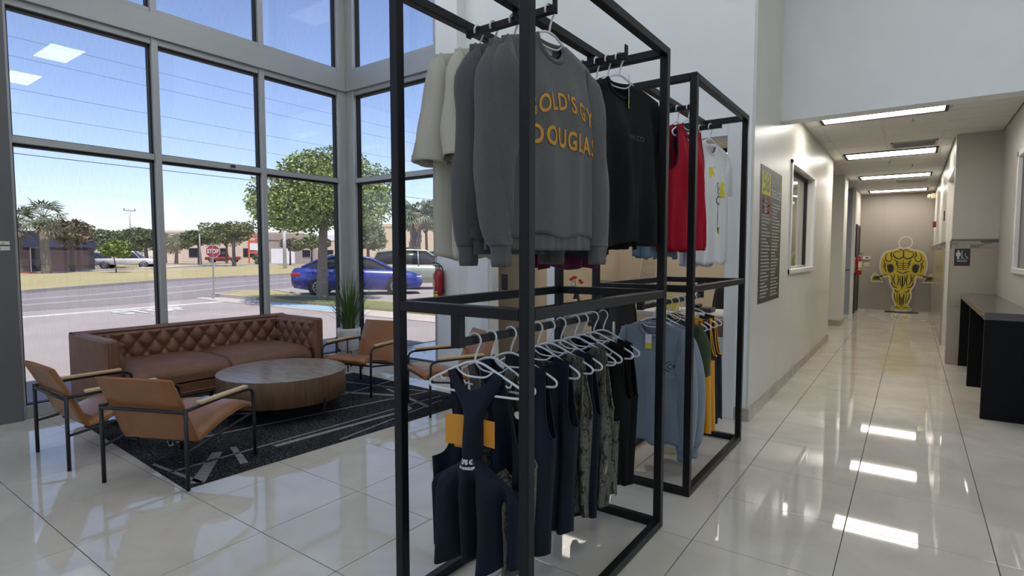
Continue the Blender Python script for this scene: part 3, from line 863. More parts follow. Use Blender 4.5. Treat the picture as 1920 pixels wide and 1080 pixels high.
building('cream store far behind the white pickup', (-140, 46), rad(-22) + pi / 2, 13, 14, 5.2, 'bld_cream', [(-5, -3, .8, 2.6, 'carglass'), (-1, 1, 0, 2.4, 'carglass'), (2.5, 5, .8, 2.6, 'carglass')])
building('long cream store behind the red truck', (-116, 62), rad(-28) + pi / 2, 26, 14, 6.2, 'bld_cream', [(-9, -7, .8, 2.8, 'carglass'), (-4, -2, 0, 2.8, 'carglass'), (1, 4, .8, 2.8, 'carglass')])
building('taupe building with a white roller door', (-79, 50.0), rad(-32) + pi / 2, 8.8, 10, 4.6, 'bld_taupe', [(-2.3, 1.2, 0, 2.4, 'bld_white'), (2.2, 3.5, 1.0, 2.2, 'carglass')], .9, 'bld_taupe')
building('low pale building far right of the oak trunk', (-92, 72), rad(-36) + pi / 2, 20, 10, 5.2, 'bld_cream', [(-6, -3, .8, 2.4, 'carglass'), (0, 2, 0, 2.4, 'carglass'), (4, 7, .8, 2.4, 'carglass')], 1.0, 'bld_white')
building('tan building seen through the side window', (-58, 66), rad(-42) + pi / 2, 30, 10, 6.0, 'bld_cream', [(-9, -6, .8, 2.6, 'carglass'), (-2, 1, .8, 2.6, 'carglass'), (6, 9, 0, 2.6, 'carglass')])
t = thing('sign_frame', 'orange red steel sign frame beyond the wide tree', 'sign', (-78.5, 44.9, GZ), rad(-30) + pi / 2)
for x in (-1.1, 1.1): MB().box((x - .12, -.12, 0), (x + .12, .12, 4.9)).build('post', M['orange'], t)
for z in (1.6, 3.2, 3.9): MB().box((-1.1, -.1, z), (1.1, .1, z + .35)).build('beam', M['orange'], t)
MB().box((-1.0, -.05, 2.1), (1.0, .05, 3.1)).build('panel', M['bld_white'], t)
def pole(name, label, loc, h, r, mt, arm=None):
    t = thing(name, label, 'pole', (loc[0], loc[1], GZ))
    MB().tube([(0, 0, 0), (0, 0, h)], [r * 1.2, r * .8], 8).build('shaft', M[mt], t)
    if arm == 'cross':
        MB().box((-.06, -.9, h - .4), (.06, .9, h - .25)).build('crossarm', M[mt], t)
        for s_ in (-.8, .8): MB().ball((0, s_, h - .1), .14).build('insulator', M[mt], t)
    elif arm == 'lamp':
        MB().box((-.15, -.7, h - .1), (.15, .1, h + .06), .02).build('lamp_head', M['paintwhite'], t)
    else:
        MB().lathe([(r * .9, 0), (r * .9, .05)], 8, (0, 0, h)).build('cap', M[mt], t)
pole('pole', 'white pole standing before the taupe building', (-50.3, 31.6), 6.0, .16, 'paintwhite')
pole('lamp_post', 'lamp post rising behind the stop sign', (-74.3, 34.8), 4.6, .09, 'galv', 'lamp')
pole('utility_pole', 'utility pole with crossarm far behind the white pickup', (-108, 39.3), 9.2, .14, 'galv', 'cross')
M['wire'] = mat('dark cable', (.05, .06, .08), .7)
# overhead cables run parallel to the road
for k, (x, z, sag, y0, y1, r, lb) in enumerate(((-31, 10.1, .5, -30, 60, .0075, 'topmost thin overhead cable crossing the sky'), (-31, 9.3, .5, -30, 60, .0075, 'second overhead cable crossing the sky'), (-31, 7.95, .5, -30, 60, .0075, 'third overhead cable crossing the sky'), (-31, 6.95, .5, -30, 60, .0075, 'fourth overhead cable crossing the sky'), (-31, 5.1, .35, -30, 60, .017, 'lowest thick overhead cable just above the window transom'))):
    pts = [(x - (1 - (2 * i / 16 - 1) ** 2) * .0, lerp(y0, y1, i / 16), z + .9 - sag * (1 - (2 * i / 16 - 1) ** 2)) for i in range(17)]
    o = MB().tube(pts, r, 5).build('overhead_cable', M['wire'], None, label=lb, cat='cable')
# ============================================================ FURNITURE
def leather(name, c1, c2, rough, bump):
    m, n, l, b = newmat(name)
    tc = n.new('ShaderNodeTexCoord')
    nz = n.new('ShaderNodeTexNoise'); nz.inputs['Scale'].default_value = 5; nz.inputs['Detail'].default_value = 8; nz.inputs['Roughness'].default_value = .65
    cr = n.new('ShaderNodeValToRGB'); cr.color_ramp.elements[0].position = .3; cr.color_ramp.elements[1].position = .72
    cr.color_ramp.elements[0].color = (*c1, 1); cr.color_ramp.elements[1].color = (*c2, 1)
    l.new(tc.outputs['Object'], nz.inputs['Vector']); l.new(nz.outputs['Fac'], cr.inputs[0]); l.new(cr.outputs[0], b.inputs['Base Color'])
    vo = n.new('ShaderNodeTexVoronoi'); vo.inputs['Scale'].default_value = 260
    bp = n.new('ShaderNodeBump'); bp.inputs['Strength'].default_value = bump; bp.inputs['Distance'].default_value = .002
    l.new(tc.outputs['Object'], vo.inputs['Vector']); l.new(vo.outputs['Distance'], bp.inputs['Height']); l.new(bp.outputs[0], b.inputs['Normal'])
    b.inputs['Roughness'].default_value = rough
    return m
M['sofa'] = leather('brown nubuck leather', (.135, .058, .030), (.225, .105, .056), .55, .3)
M['tan'] = leather('glossy tan leather', (.24, .095, .026), (.30, .125, .036), .30, .25)
M['button'] = mat('dark leather button', (.06, .028, .016), .6)
M['walnut'] = None
def woodmat(name, c1, c2, sc=(1, 14, 14), rough=.4):
    m, n, l, b = newmat(name)
    tc = n.new('ShaderNodeTexCoord'); mp = n.new('ShaderNodeMapping'); mp.inputs['Scale'].default_value = sc
    nz = n.new('ShaderNodeTexNoise'); nz.inputs['Scale'].default_value = 2.2; nz.inputs['Detail'].default_value = 7; nz.inputs['Distortion'].default_value = .8
    cr = n.new('ShaderNodeValToRGB'); cr.color_ramp.elements[0].position = .3; cr.color_ramp.elements[1].position = .7
    cr.color_ramp.elements[0].color = (*c1, 1); cr.color_ramp.elements[1].color = (*c2, 1)
    l.new(tc.outputs['Object'], mp.inputs[0]); l.new(mp.outputs[0], nz.inputs['Vector']); l.new(nz.outputs['Fac'], cr.inputs[0]); l.new(cr.outputs[0], b.inputs['Base Color'])
    b.inputs['Roughness'].default_value = rough
    return m
M['walnut'] = woodmat('brown oak with window glare', (.21, .165, .13), (.32, .255, .205), (2, 10, 2), .22)  # base lightened and greyed to stand in for window glare on the table top
M['drumwood'] = woodmat('brown oak drum veneer', (.10, .056, .026), (.17, .10, .05), (12, 12, 1.2))
M['ash'] = woodmat('pale ash armrest', (.52, .35, .17), (.62, .44, .24), (2, 20, 20))
M['darkleg'] = mat('dark metal leg', (.018, .018, .02), .45, metal=.3)

# ---- sofa (local: x along the sofa 0..L, y from back 0 to front D, faces +y) -> placed against the left windows
def sofa():
    L, D, H = 2.03, .84, .715
    t = thing('sofa', 'long brown leather tufted sofa in front of the big windows', 'sofa', (-6.03, 3.705, 0), -pi / 2)
    AT, BT, SB = .15, .17, .14          # arm thickness, back thickness, underside height
    def tuft(a, z, px=.165, pz=.20, off=0.0):
        aa = (a - off) / px + z / pz; bb = (a - off) / px - z / pz
        s = abs(sin(pi * aa)) * abs(sin(pi * bb))
        return .050 * (s ** .42)
    base = MB()
    base.box((.012, .02, SB), (L - .012, D - .02, .27), .012)
    base.build('base', M['sofa'], t)
    rail = MB(); rail.box((.0, D - .02, .15), (L, D + .003, .268), .01); rail.build('front_rail', M['sofa'], t)
    pp = MB(); pp.tube([(.02, D + .006, .185), (L - .02, D + .006, .185)], .006, 6); pp.build('piping', M['sofa'], t)
    # back
    bk = MB(); bk.box((.02, .004, SB), (L - .02, BT - .045, H - .006), .02)
    za, zb = .40, H - .01
    x0, x1 = AT, L - AT
    def fb(u, v):
        x = lerp(x0, x1, u); z = lerp(za, zb, v)
        e = sstep((1 - v) / .10)
        return (x, BT - .05 + tuft(x, z - za, .155, .20) * e + .015 * e - (.03 * sstep((v - .93) / .07)), z)
    bk.grid(fb, 200, 44, flip=True)
    bo = bk.build('back', M['sofa'], t)
    # top roll of the back
    def top(u, v):
        x = lerp(.006, L - .006, u); a = pi * v
        return (x, BT / 2 - .02 + cos(a) * (BT / 2 - .02), H - .012 + sin(a) * .022)
    MB().grid(top, 30, 10).build('top_roll', M['sofa'], t)
    # arms with tufted inner faces
    for s_, xa in ((0, 0.0), (1, L - AT)):
        ar = MB(); ar.box((xa, 0, SB), (xa + AT - (0 if s_ else .045), D, H), .018) if not s_ else ar.box((xa + .045, 0, SB), (xa + AT, D, H), .018)
        xi = AT - .05 if not s_ else L - AT + .05
        def fa(u, v, xi=xi, s_=s_):
            y = lerp(BT - .02, D - .012, u); z = lerp(za, zb - .004, v)
            e = sstep((1 - v) / .12) * sstep((1 - u) / .06)
            q = tuft(y - BT, z - za, .155, .20) * e + .012 * e
            return (xi + q if not s_ else xi - q, y, z)
        ar.grid(fa, 70, 40, flip=bool(s_))
        ao = ar.build('arm', M['sofa'], t)
        MB().tube(catmull([(xa + AT * .5 + (-.04 if not s_ else .04), D + .002, SB + .02), (xa + AT * .5 + (-.04 if not s_ else .04), D + .004, H - .03)], 4), .006, 6).build('seam', M['sofa'], ao)
    # buttons
    for row in range(4):
        z = za + row * .10
        if z > zb - .03 or row == 0: continue
        k = 0
        off = .0775 if row % 2 else 0.0
        x = math.ceil((x0 - off) / .155) * .155 + off
        while x < x1 - .02:
            if x > x0 + .03:
                MB().ball((x, BT - .032, z), (.013, .009, .013), 8, 5).build('button', M['button'], bo)
            x += .155
        y = BT + off
        while y < D - .06:
            if y > BT + .05:
                for s_ in (0, 1):
                    MB().ball((AT - .034 if not s_ else L - AT + .034, y, z), (.009, .013, .013), 8, 5).build('button', M['button'], bo)
            y += .155
    # two seat cushions
    mid = L / 2
    for a, b in ((AT + .005, mid - .004), (mid + .004, L - AT - .005)):
        c = MB()
        def ring(y, zt, zb_, inset):
            n = 16; R = []
            for k in range(n + 1):
                u = k / n; x = lerp(a + inset, b - inset, u); bul = .030 * (1 - (2 * u - 1) ** 4)
                R.append((x, y, zt + bul))
            for k in range(n, -1, -1):
                u = k / n; R.append((lerp(a + inset, b - inset, u), y, zb_))
            return R
        rings = [ring(BT - .03, .40, .29, .02), ring(BT, .425, .275, .004), ring(.35, .432, .27, 0), ring(.55, .43, .27, 0), ring(.70, .422, .27, 0), ring(.79, .405, .27, 0), ring(.83, .375, .272, .003), ring(.85, .345, .278, .008), ring(.855, .315, .285, .012)]
        c.loft(rings); co = c.build('seat_cushion', M['sofa'], t)
    for x in (.12, L / 2 + .0, L - .12):
        for y in (.10, .42):
            MB().lathe([(.018, 0), (.026, .15)], 10, (x, y, 0)).build('leg', M['darkleg'], t)
    return t
sofa()

# ---- coffee table
t = thing('coffee_table', 'round drum coffee table of brown wood with thin metal legs', 'table', (-4.53, 2.80, .004))
R = .535
MB().lathe([(R - .004, .152), (R, .156), (R, .366), (R - .002, .37)], 96).build('drum', M['drumwood'], t)
tp = MB().lathe([(R - .002, .3705), (R + .001, .372), (R + .001, .376), (R - .003, .379)], 96); tp.build('table_top', M['walnut'], t)
for a in (rad(8), rad(98), rad(188), rad(278)):
    mb = MB(); Mx = rotz(a - .05)
    mb.box((R - .012, -.012, 0), (R + .004, .012, .20), .002, Mx); mb.box((R - .10, -.012, .140), (R + .004, .012, .152), .002, Mx)
    mb.build('leg', M['darkleg'], t)

# ---- rug
def rugmat():
    m, n, l, b = newmat('charcoal rug pile')
    tc = n.new('ShaderNodeTexCoord')
    nz = n.new('ShaderNodeTexNoise'); nz.inputs['Scale'].default_value = 70; nz.inputs['Detail'].default_value = 4; nz.inputs['Roughness'].default_value = .8
    mp = n.new('ShaderNodeMapping'); mp.inputs['Rotation'].default_value = (0, 0, .5); mp.inputs['Scale'].default_value = (.5, 2.2, 1)
    l.new(tc.outputs['Object'], mp.inputs[0]); l.new(mp.outputs[0], nz.inputs['Vector'])
    n2 = n.new('ShaderNodeTexNoise'); n2.inputs['Scale'].default_value = 3; l.new(tc.outputs['Object'], n2.inputs['Vector'])
    cr = n.new('ShaderNodeValToRGB'); cr.color_ramp.elements[0].position = .56; cr.color_ramp.elements[1].position = .74
    cr.color_ramp.elements[0].color = (.010, .010, .012, 1); cr.color_ramp.elements[1].color = (.16, .16, .165, 1)
    ad = n.new('ShaderNodeMath'); ad.operation = 'MULTIPLY_ADD'; ad.inputs[1].default_value = .12; 
    l.new(n2.outputs['Fac'], ad.inputs[0]); l.new(nz.outputs['Fac'], ad.inputs[2]); l.new(ad.outputs[0], cr.inputs[0])
    l.new(cr.outputs[0], b.inputs['Base Color'])
    bp = n.new('ShaderNodeBump'); bp.inputs['Strength'].default_value = .6; bp.inputs['Distance'].default_value = .004
    l.new(nz.outputs['Fac'], bp.inputs['Height']); l.new(bp.outputs[0], b.inputs['Normal'])
    b.inputs['Roughness'].default_value = .95; b.inputs['Specular IOR Level'].default_value = .1
    return m
M['rug'] = rugmat()
M['rugline'] = mat('pale grey rug yarn', (.27, .27, .265), .95, var=.5, scale=90, bump=.5, bscale=160, spec=.1)
t = thing('rug', 'black and grey area rug with pale crossing lines under the table', 'rug', (-3.487, 1.503, 0), -.052)
LU, LW = 2.62, 2.0     # local y length, local -x width
mb = MB()
def fr(u, v):
    x = -LW * u; y = LU * v
    z = .0032
    return (x, y, z)
mb.grid(fr, 40, 40, flip=True); mb.box((-LW, 0, .0003), (0, LU, .0030), .0005)
ro = mb.build('pile', M['rug'], t)
lines = [((-.04, .08), (-.50, .40), .085), ((-.03, .10), (-.60, .03), .03), ((-.30, .72), (-.27, 1.98), .05), ((-.27, 1.98), (-.47, 2.06), .075), ((-.36, .05), (-.40, 2.5), .022),
         ((-.14, .42), (-.52, .52), .05), ((-.95, .3), (-.62, 2.6), .028), ((-1.45, 1.9), (-.72, 2.25), .07), ((-.20, 2.15), (-1.05, 2.35), .045), ((-1.3, 2.6), (-1.15, 1.6), .03), ((-1.9, .5), (-.9, .25), .04), ((-1.9, 2.2), (-.6, 2.55), .03), ((-.05, 1.1), (-.28, 2.4), .018), ((-1.6, .2), (-1.2, 1.3), .03)]
for (ax, ay), (bx_, by), w in lines:
    a = Vector((ax, ay, 0)); b = Vector((bx_, by, 0)); d = (b - a).normalized(); nn = Vector((-d.y, d.x, 0)) * w / 2
    MB().prism([(p.x, p.y) for p in (a + nn, b + nn * .8, b - nn * .8, a - nn)], .0006, z0=.0033).build('woven_line', M['rugline'], ro)

# ---- lounge chairs
def chair_parts(t):
    hw, fx, bx_ = .30, .30, -.30
    r = .0115
    for s_ in (-1, 1):
        x = s_ * hw
        # front leg bending into the arm rail and rear leg
        pts = [(x, fx + .012, 0), (x, fx + .010, .25), (x, fx + .004, .41)] + [(x, fx - .055 + .062 * cos(a), .425 + .055 * sin(a)) for a in (.3, .7, 1.1, 1.5)] + [(x, 0, .487), (x, bx_, .478)]
        MB().tube(pts, r, 8).build('front_leg', M['darkleg'], t)
        MB().tube([(x, bx_, 0), (x, bx_, .492)], r * 1.05, 8).build('rear_leg', M['darkleg'], t)
        MB().tube([(x, bx_, .228), (x, fx, .305)], r * .8, 8).build('side_rail', M['darkleg'], t)
        MB().box((x - .021, -.20, .492), (x + .021, .235, .513), .005).build('armrest', M['ash'], t)
    MB().tube([(-hw, bx_ - .004, .470), (hw, bx_ - .004, .470)], r * 1.0, 8).build('back_rail', M['darkleg'], t)
    MB().tube([(-hw, fx - .03, .300), (hw, fx - .03, .300)], r * .8, 8).build('seat_rail', M['darkleg'], t)
    MB().tube([(-hw, bx_ + .15, .243), (hw, bx_ + .15, .243)], r * .8, 8).build('seat_rail', M['darkleg'], t)
    # sling shell: one padded band, profile in the y-z plane
    prof = catmull([(-.360, .668), (-.305, .55), (-.242, .41), (-.195, .295), (-.165, .258), (-.11, .268), (.03, .315), (.20, .350), (.30, .350), (.342, .325)], 6)
    P = [Vector((0, p.x, p.y)) for p in [Vector((a[0], a[1], 0)) for a in prof]]
    W_ = .262; th = .028
    rings = []
    for i, p in enumerate(P):
        d = (P[min(i + 1, len(P) - 1)] - P[max(i - 1, 0)]).normalized(); nrm = Vector((0, -d.z, d.y))
        if nrm.z < 0 and i > len(P) * .5: nrm = -nrm
        k = i / (len(P) - 1); pad = th * (1.35 if .52 < k < .97 else 1.0) * (0.55 if i in (0, len(P) - 1) else 1)
        w = W_ * (1 if k > .06 else .99)
        ring = []
        for u in (-1, -.97, -.6, 0, .6, .97, 1):
            ring.append(Vector((u * w, p.y, p.z)) + nrm * (pad * (.15 if abs(u) == 1 else (.75 if abs(u) > .9 else 1.0))))
        for u in (1, .97, .6, 0, -.6, -.97, -1):
            ring.append(Vector((u * w, p.y, p.z)) - nrm * (.010 * (.3 if abs(u) == 1 else 1.0)))
        rings.append(ring)
    half = int(len(P) * .50)
    MB().loft(rings[:half + 1]).build('backrest', M['tan'], t)
    MB().loft(rings[half:]).build('seat', M['tan'], t)
    for s_ in (-1, 1):
        MB().tube([Vector((s_ * W_, p.y, p.z)) for p in P], .0045, 6).build('piping', M['tan'], t)
    MB().tube([Vector((u * W_, P[0].y, P[0].z)) for u in (-1, 0, 1)], .007, 6).build('piping', M['tan'], t)
    for s_ in (-1, 1):
        MB().box((s_ * .2 - .02, -.175, .232), (s_ * .2 + .02, -.14, .246), .003).build('strap', M['darkleg'], t)
def clone(root, label, loc, rz):
    r = root.copy(); COL.objects.link(r); r.location = loc; r.rotation_euler = (0, 0, rz); r['label'] = label
    for ch in list(root.children):
        c = ch.copy(); COL.objects.link(c); c.parent = r
        for g_ in ch.children:
            d = g_.copy(); COL.objects.link(d); d.parent = c
    return r
GRP = 'tan leather lounge chairs'
ch0 = thing('lounge_chair', 'tan leather lounge chair seen from behind, standing on the near rug corner', 'chair', (-3.848, 1.654, .004), math.atan2(.41, .912), GRP)
chair_parts(ch0)
clone(ch0, 'tan leather lounge chair nearest the grey window column, left of the other', (-4.705, 1.49, .004), .02)
clone(ch0, 'tan leather lounge chair beside the potted grass plant', (-4.62, 3.80, .004), math.atan2(-.974, .225) - pi / 2)
clone(ch0, 'tan leather lounge chair half hidden behind the tank tops and steel post', (-3.456, 3.83, .004), math.atan2(-.90, -.43) - pi / 2)

# ---- grass plant on a stand
M['potwhite'] = mat('white ceramic', (.70, .69, .66), .35)
M['soil'] = mat('dark soil', (.03, .022, .015), .95)
M['blade'] = leafmat('grass blade green', (.025, .07, .012), (.10, .19, .035))
t = thing('plant_stand', 'black wire plant stand in the window corner', 'plant stand', (-5.55, 4.32, 0))
for a in range(4):
    th = pi / 4 + a * pi / 2; MB().tube([(.155 * cos(th), .155 * sin(th), 0), (.155 * cos(th), .155 * sin(th), .40)], .008, 6).build('leg', M['darkleg'], t)
for z in (.235,):
    for a in range(2):
        th = pi / 4 + a * pi / 2; MB().tube([(.155 * cos(th), .155 * sin(th), z), (-.155 * cos(th), -.155 * sin(th), z)], .007, 6).build('cross_bar', M['darkleg'], t)
t = thing('potted_grass', 'tall green grass plant in a round white pot', 'plant', (-5.55, 4.32, .243))
MB().lathe([(.10, 0), (.128, .03), (.138, .24), (.138, .27), (.128, .27), (.124, .24)], 32).build('pot', M['potwhite'], t)
MB().lathe([(.125, .225), (.125, .235)], 24).build('soil', M['soil'], t)
rnd = random.Random(3)
for k in range(150):
    a = rnd.uniform(0, 2 * pi); r0 = rnd.uniform(0, .075); h = rnd.uniform(.30, .78); lean = rnd.uniform(.02, .62) * (1.08 - h * .8)
    mb = MB(); w = rnd.uniform(.006, .010); ca, sa = cos(a), sin(a); pa, pb = -sa, ca
    vs = []; fs = []
    for q in range(6):
        v = q / 5; rr = r0 + lean * v ** 1.8; ww = w * (1 - v ** 2) + .0005; z = .225 + h * v - .10 * lean * v * v
        vs += [(rr * ca - pa * ww, rr * sa - pb * ww, z), (rr * ca + pa * ww, rr * sa + pb * ww, z)]
        if q: fs.append((2 * q - 2, 2 * q - 1, 2 * q + 1, 2 * q))
    mb.add(vs, fs, True); mb.build('blade', M['blade'], t)
# ---- console by the right wall
M['console_top'] = mat('polished dark stone slab', (.075, .068, .06), .12, var=.25, scale=5)
M['console_blk'] = mat('black laminate panel', (.004, .004, .0045), .5, spec=.15)
t = thing('console_table', 'long dark console with polished stone top against the right wall', 'console', (.69, 7.6, 0))
MB().box((-.172, -1.455, .852), (.168, 1.425, .915), .003).build('stone_top', M['console_top'], t)
for y0, y1 in ((-1.45, -1.405), (.0, .045), (1.36, 1.405)):
    MB().box((-.168, y0, 0), (.165, y1, .852), .002).build('panel_leg', M['console_blk'], t)
# ============================================================ RACKS, HANGERS, GARMENTS
TB = .04
def rack(label, y0, y1, arms, lower_lbl):
    t = thing('clothes_rack', label, 'clothes rack', (-1.32, (y0 + y1) / 2, 0))
    hx = .32; hy = (y1 - y0) / 2; H = 2.42; ZM = 1.23; b = .003
    for sx in (-1, 1):
        for sy in (-1, 1):
            x = sx * (hx - TB / 2); y = sy * (hy - TB / 2)
            MB().box((x - TB / 2, y - TB / 2, 0), (x + TB / 2, y + TB / 2, H), b).build('post', M['blacksteel'], t)
    for z in (0.002, ZM - TB, H - TB):
        for sy in (-1, 1):
            y = sy * (hy - TB / 2)
            MB().box((-hx + TB, y - TB / 2, z), (hx - TB, y + TB / 2, z + TB), b).build('cross_bar', M['blacksteel'], t)
        for sx in (-1, 1):
            x = sx * (hx - TB / 2)
            MB().box((x - TB / 2, -hy + TB, z), (x + TB / 2, hy - TB, z + TB), b).build('side_bar', M['blacksteel'], t)
    # top centre bar and face-out arms
    MB().box((-.02, -hy + TB, H - TB), (.02, hy - TB, H), b).build('centre_bar', M['blacksteel'], t)
    for ya, xa, xb, zt in arms:
        yl = ya - (y0 + y1) / 2
        a = MB(); a.box((xa + 1.32, yl - .012, zt - .03), (xb + 1.32, yl + .012, zt), .002)
        ao = a.build('hang_arm', M['blacksteel'], t)
        for xe in (xa + 1.32, xb + 1.32):
            MB().box((xe - .004, yl - .014, zt - .032), (xe + .004, yl + .014, zt + .035), .0015).build('end_stop', M['blacksteel'], ao)
        MB().box((-.012, yl - .012, zt - .002), (.012, yl + .012, H - TB + .001)).build('arm_bracket', M['blacksteel'], ao)
    # lower hang rail under the middle frame
    zr = 1.105
    lr = MB().box((-.0125, -hy + .004, zr - .03), (.0125, hy - .004, zr), .002).build('hang_rail', M['blacksteel'], t)
    for sy in (-1, 1):
        y = sy * (hy - .02)
        MB().box((-.02, y - .018, zr - .032), (.02, y + .018, ZM - TB + .002), .002).build('rail_bracket', M['blacksteel'], lr)
    for sx in (-1, 1):
        for sy in (-1, 1):
            MB().lathe([(.016, -.0005), (.016, .003)], 10, (sx * (hx - TB / 2), sy * (hy - TB / 2), 0)).build('foot_pad', M['gasket'], t)
    return t
rack('nearer tall black steel clothes rack hung with grey sweatshirts', 1.485, 2.735, [(1.87, -1.57, -1.14, 2.36), (2.50, -1.57, -1.13, 2.36)], '')
rack('farther tall black steel clothes rack hung with red tanks and white tees', 3.15, 4.37, [(3.60, -1.50, -1.15, 2.36), (4.15, -1.50, -1.14, 2.34)], '')

# ---- hanger
def hanger_meshes():
    hk = MB()
    arc = [(.027 * cos(a), 0, -.018 + .027 * sin(a)) for a in [rad(-35 + k * 24) for k in range(11)]]
    hk.tube([(0, 0, -.10), (.004, 0, -.075), (.016, 0, -.045)] + arc, .0040, 8)
    fr = MB()
    half = [(0, 0, -.098), (.035, 0, -.104), (.09, 0, -.128), (.15, 0, -.157), (.198, 0, -.181), (.214, 0, -.196), (.207, 0, -.212), (.18, 0, -.217), (.10, 0, -.219)]
    pts = half + [(0, 0, -.22)] + [(-x, y, z) for x, y, z in half[::-1][:-1]]
    sm = catmull(pts + [pts[0]], 3)[:-1]
    fr.tube(sm, .0046, 8, closed=True)
    fr.tube(catmull([(-.085, 0, -.127), (-.05, 0, -.152), (0, 0, -.157), (.05, 0, -.152), (.085, 0, -.127)], 3), .0038, 8)
    for s_ in (-1, 1):
        fr.tube([(s_ * .16, 0, -.163), (s_ * .155, 0, -.178), (s_ * .142, 0, -.181), (s_ * .135, 0, -.174)], .003, 6)
    a = hk.mesh('hook'); a.materials.append(M['white_plastic'])
    b = fr.mesh('hanger_frame'); b.materials.append(M['white_plastic'])
    return a, b
HK, HF = hanger_meshes()
def hanger(label, loc, rz, group):
    t = thing('clothes_hanger', label, 'hanger', loc, rz, group)
    mkobj('hook', HK, None, t); mkobj('hanger_frame', HF, None, t)
    return t

# ---- cloth materials
def cloth(name, c, var=.06, scale=120, rough=.9, sheen=.15, heather=None, bump=.25, bs=700):
    m, n, l, b = newmat(name)
    tc = n.new('ShaderNodeTexCoord')
    nz = n.new('ShaderNodeTexNoise'); nz.inputs['Scale'].default_value = scale; nz.inputs['Detail'].default_value = 3; nz.inputs['Roughness'].default_value = .7
    l.new(tc.outputs['Object'], nz.inputs['Vector'])
    cr = n.new('ShaderNodeValToRGB'); cr.color_ramp.elements[0].position = .35; cr.color_ramp.elements[1].position = .65
    c2 = heather or tuple(min(1, q * (1 + var)) for q in c)
    cr.color_ramp.elements[0].color = (*[q * (1 - var) for q in c], 1); cr.color_ramp.elements[1].color = (*c2, 1)
    l.new(nz.outputs['Fac'], cr.inputs[0]); l.new(cr.outputs[0], b.inputs['Base Color'])
    bp = n.new('ShaderNodeBump'); bp.inputs['Strength'].default_value = bump; bp.inputs['Distance'].default_value = .0015
    n2 = n.new('ShaderNodeTexNoise'); n2.inputs['Scale'].default_value = bs; l.new(tc.outputs['Object'], n2.inputs['Vector'])
    l.new(n2.outputs['Fac'], bp.inputs['Height']); l.new(bp.outputs[0], b.inputs['Normal'])
    b.inputs['Roughness'].default_value = rough; b.inputs['Sheen Weight'].default_value = sheen; b.inputs['Specular IOR Level'].default_value = .2
    return m
def camomat():
    m, n, l, b = newmat('woodland camouflage fabric')
    tc = n.new('ShaderNodeTexCoord'); mp = n.new('ShaderNodeMapping'); mp.inputs['Scale'].default_value = (1.6, 1.6, .7)
    l.new(tc.outputs['Object'], mp.inputs[0])
    nz = n.new('ShaderNodeTexNoise'); nz.inputs['Scale'].default_value = 14; nz.inputs['Detail'].default_value = 7; nz.inputs['Distortion'].default_value = 2.0
    l.new(mp.outputs[0], nz.inputs['Vector'])
    cr = n.new('ShaderNodeValToRGB'); e = cr.color_ramp.elements
    e[0].position = .30; e[0].color = (.016, .015, .014, 1); e[1].position = .72; e[1].color = (.30, .285, .25, 1)
    for p, c in ((.40, (.06, .056, .048, 1)), (.47, (.15, .145, .12, 1)), (.53, (.07, .075, .045, 1)), (.58, (.17, .16, .14, 1)), (.63, (.05, .042, .034, 1))):
        q = e.new(p); q.color = c
    l.new(nz.outputs['Fac'], cr.inputs[0])
    # dark twigs
    wv = n.new('ShaderNodeTexWave'); wv.inputs['Scale'].default_value = 7; wv.inputs['Distortion'].default_value = 16; wv.inputs['Detail'].default_value = 4
    l.new(mp.outputs[0], wv.inputs['Vector'])
    c2 = n.new('ShaderNodeValToRGB'); c2.color_ramp.elements[0].position = .0; c2.color_ramp.elements[0].color = (1, 1, 1, 1); c2.color_ramp.elements[1].position = .09; c2.color_ramp.elements[1].color = (0, 0, 0, 1)
    l.new(wv.outputs['Fac'], c2.inputs[0])
    mx = n.new('ShaderNodeMixRGB'); l.new(c2.outputs[0], mx.inputs[0]); l.new(cr.outputs[0], mx.inputs[1]); mx.inputs[2].default_value = (.012, .011, .010, 1)
    l.new(mx.outputs[0], b.inputs['Base Color']); b.inputs['Roughness'].default_value = .75; b.inputs['Specular IOR Level'].default_value = .25
    return m
M['heather'] = cloth('heather grey fleece', (.085, .085, .084), .1, 420, heather=(.125, .125, .123), bump=.1)
M['heather2'] = cloth('mid grey fleece', (.072, .072, .072), .1, 420, heather=(.105, .105, .105), bump=.1)
M['cream'] = cloth('cream jersey', (.47, .445, .37), .03)
M['black_c'] = cloth('black cotton', (.006, .0063, .0068), .2, sheen=0)
M['black2_c'] = cloth('washed black cotton', (.0095, .010, .0105), .2, sheen=0)
M['navy_c'] = cloth('navy jersey', (.0065, .011, .022), .15, rough=.7, sheen=.02)
M['maroon'] = cloth('maroon jersey', (.085, .008, .040), .1)
M['red_c'] = cloth('red mesh jersey', (.34, .002, .018), .06, rough=.7, sheen=0)
M['blue_c'] = cloth('steel blue cotton', (.13, .20, .29), .06)
M['slate'] = cloth('slate grey blue cotton', (.19, .235, .28), .05)
M['green_c'] = cloth('dark olive green cotton', (.035, .055, .028), .08)
M['gold_c'] = cloth('gold yellow jersey', (.62, .29, .012), .06, rough=.7)
M['white_c'] = cloth('white cotton', (.68, .68, .68), .02)
M['lav_c'] = cloth('lavender white cotton', (.52, .53, .62), .02)
M['camo'] = camomat()
M['tag_or'] = mat('orange card hang tag', (.66, .27, .02), .5)
M['tag_wh'] = mat('white price tag', (.72, .72, .68), .5)
M['tag_ye'] = mat('yellow price sticker', (.72, .62, .03), .5)
M['print_or'] = mat('amber print ink', (.52, .25, .02), .8)
M['print_wh'] = mat('white print ink', (.6, .6, .6), .8)
M['print_gr'] = mat('grey print ink', (.07, .07, .07), .8)
M['print_bk'] = mat('black print ink', (.012, .012, .012), .8)
M['print_ye'] = mat('yellow print ink', (.62, .55, .02), .8)
M['label_br'] = mat('rust brown woven label', (.22, .07, .02), .8)

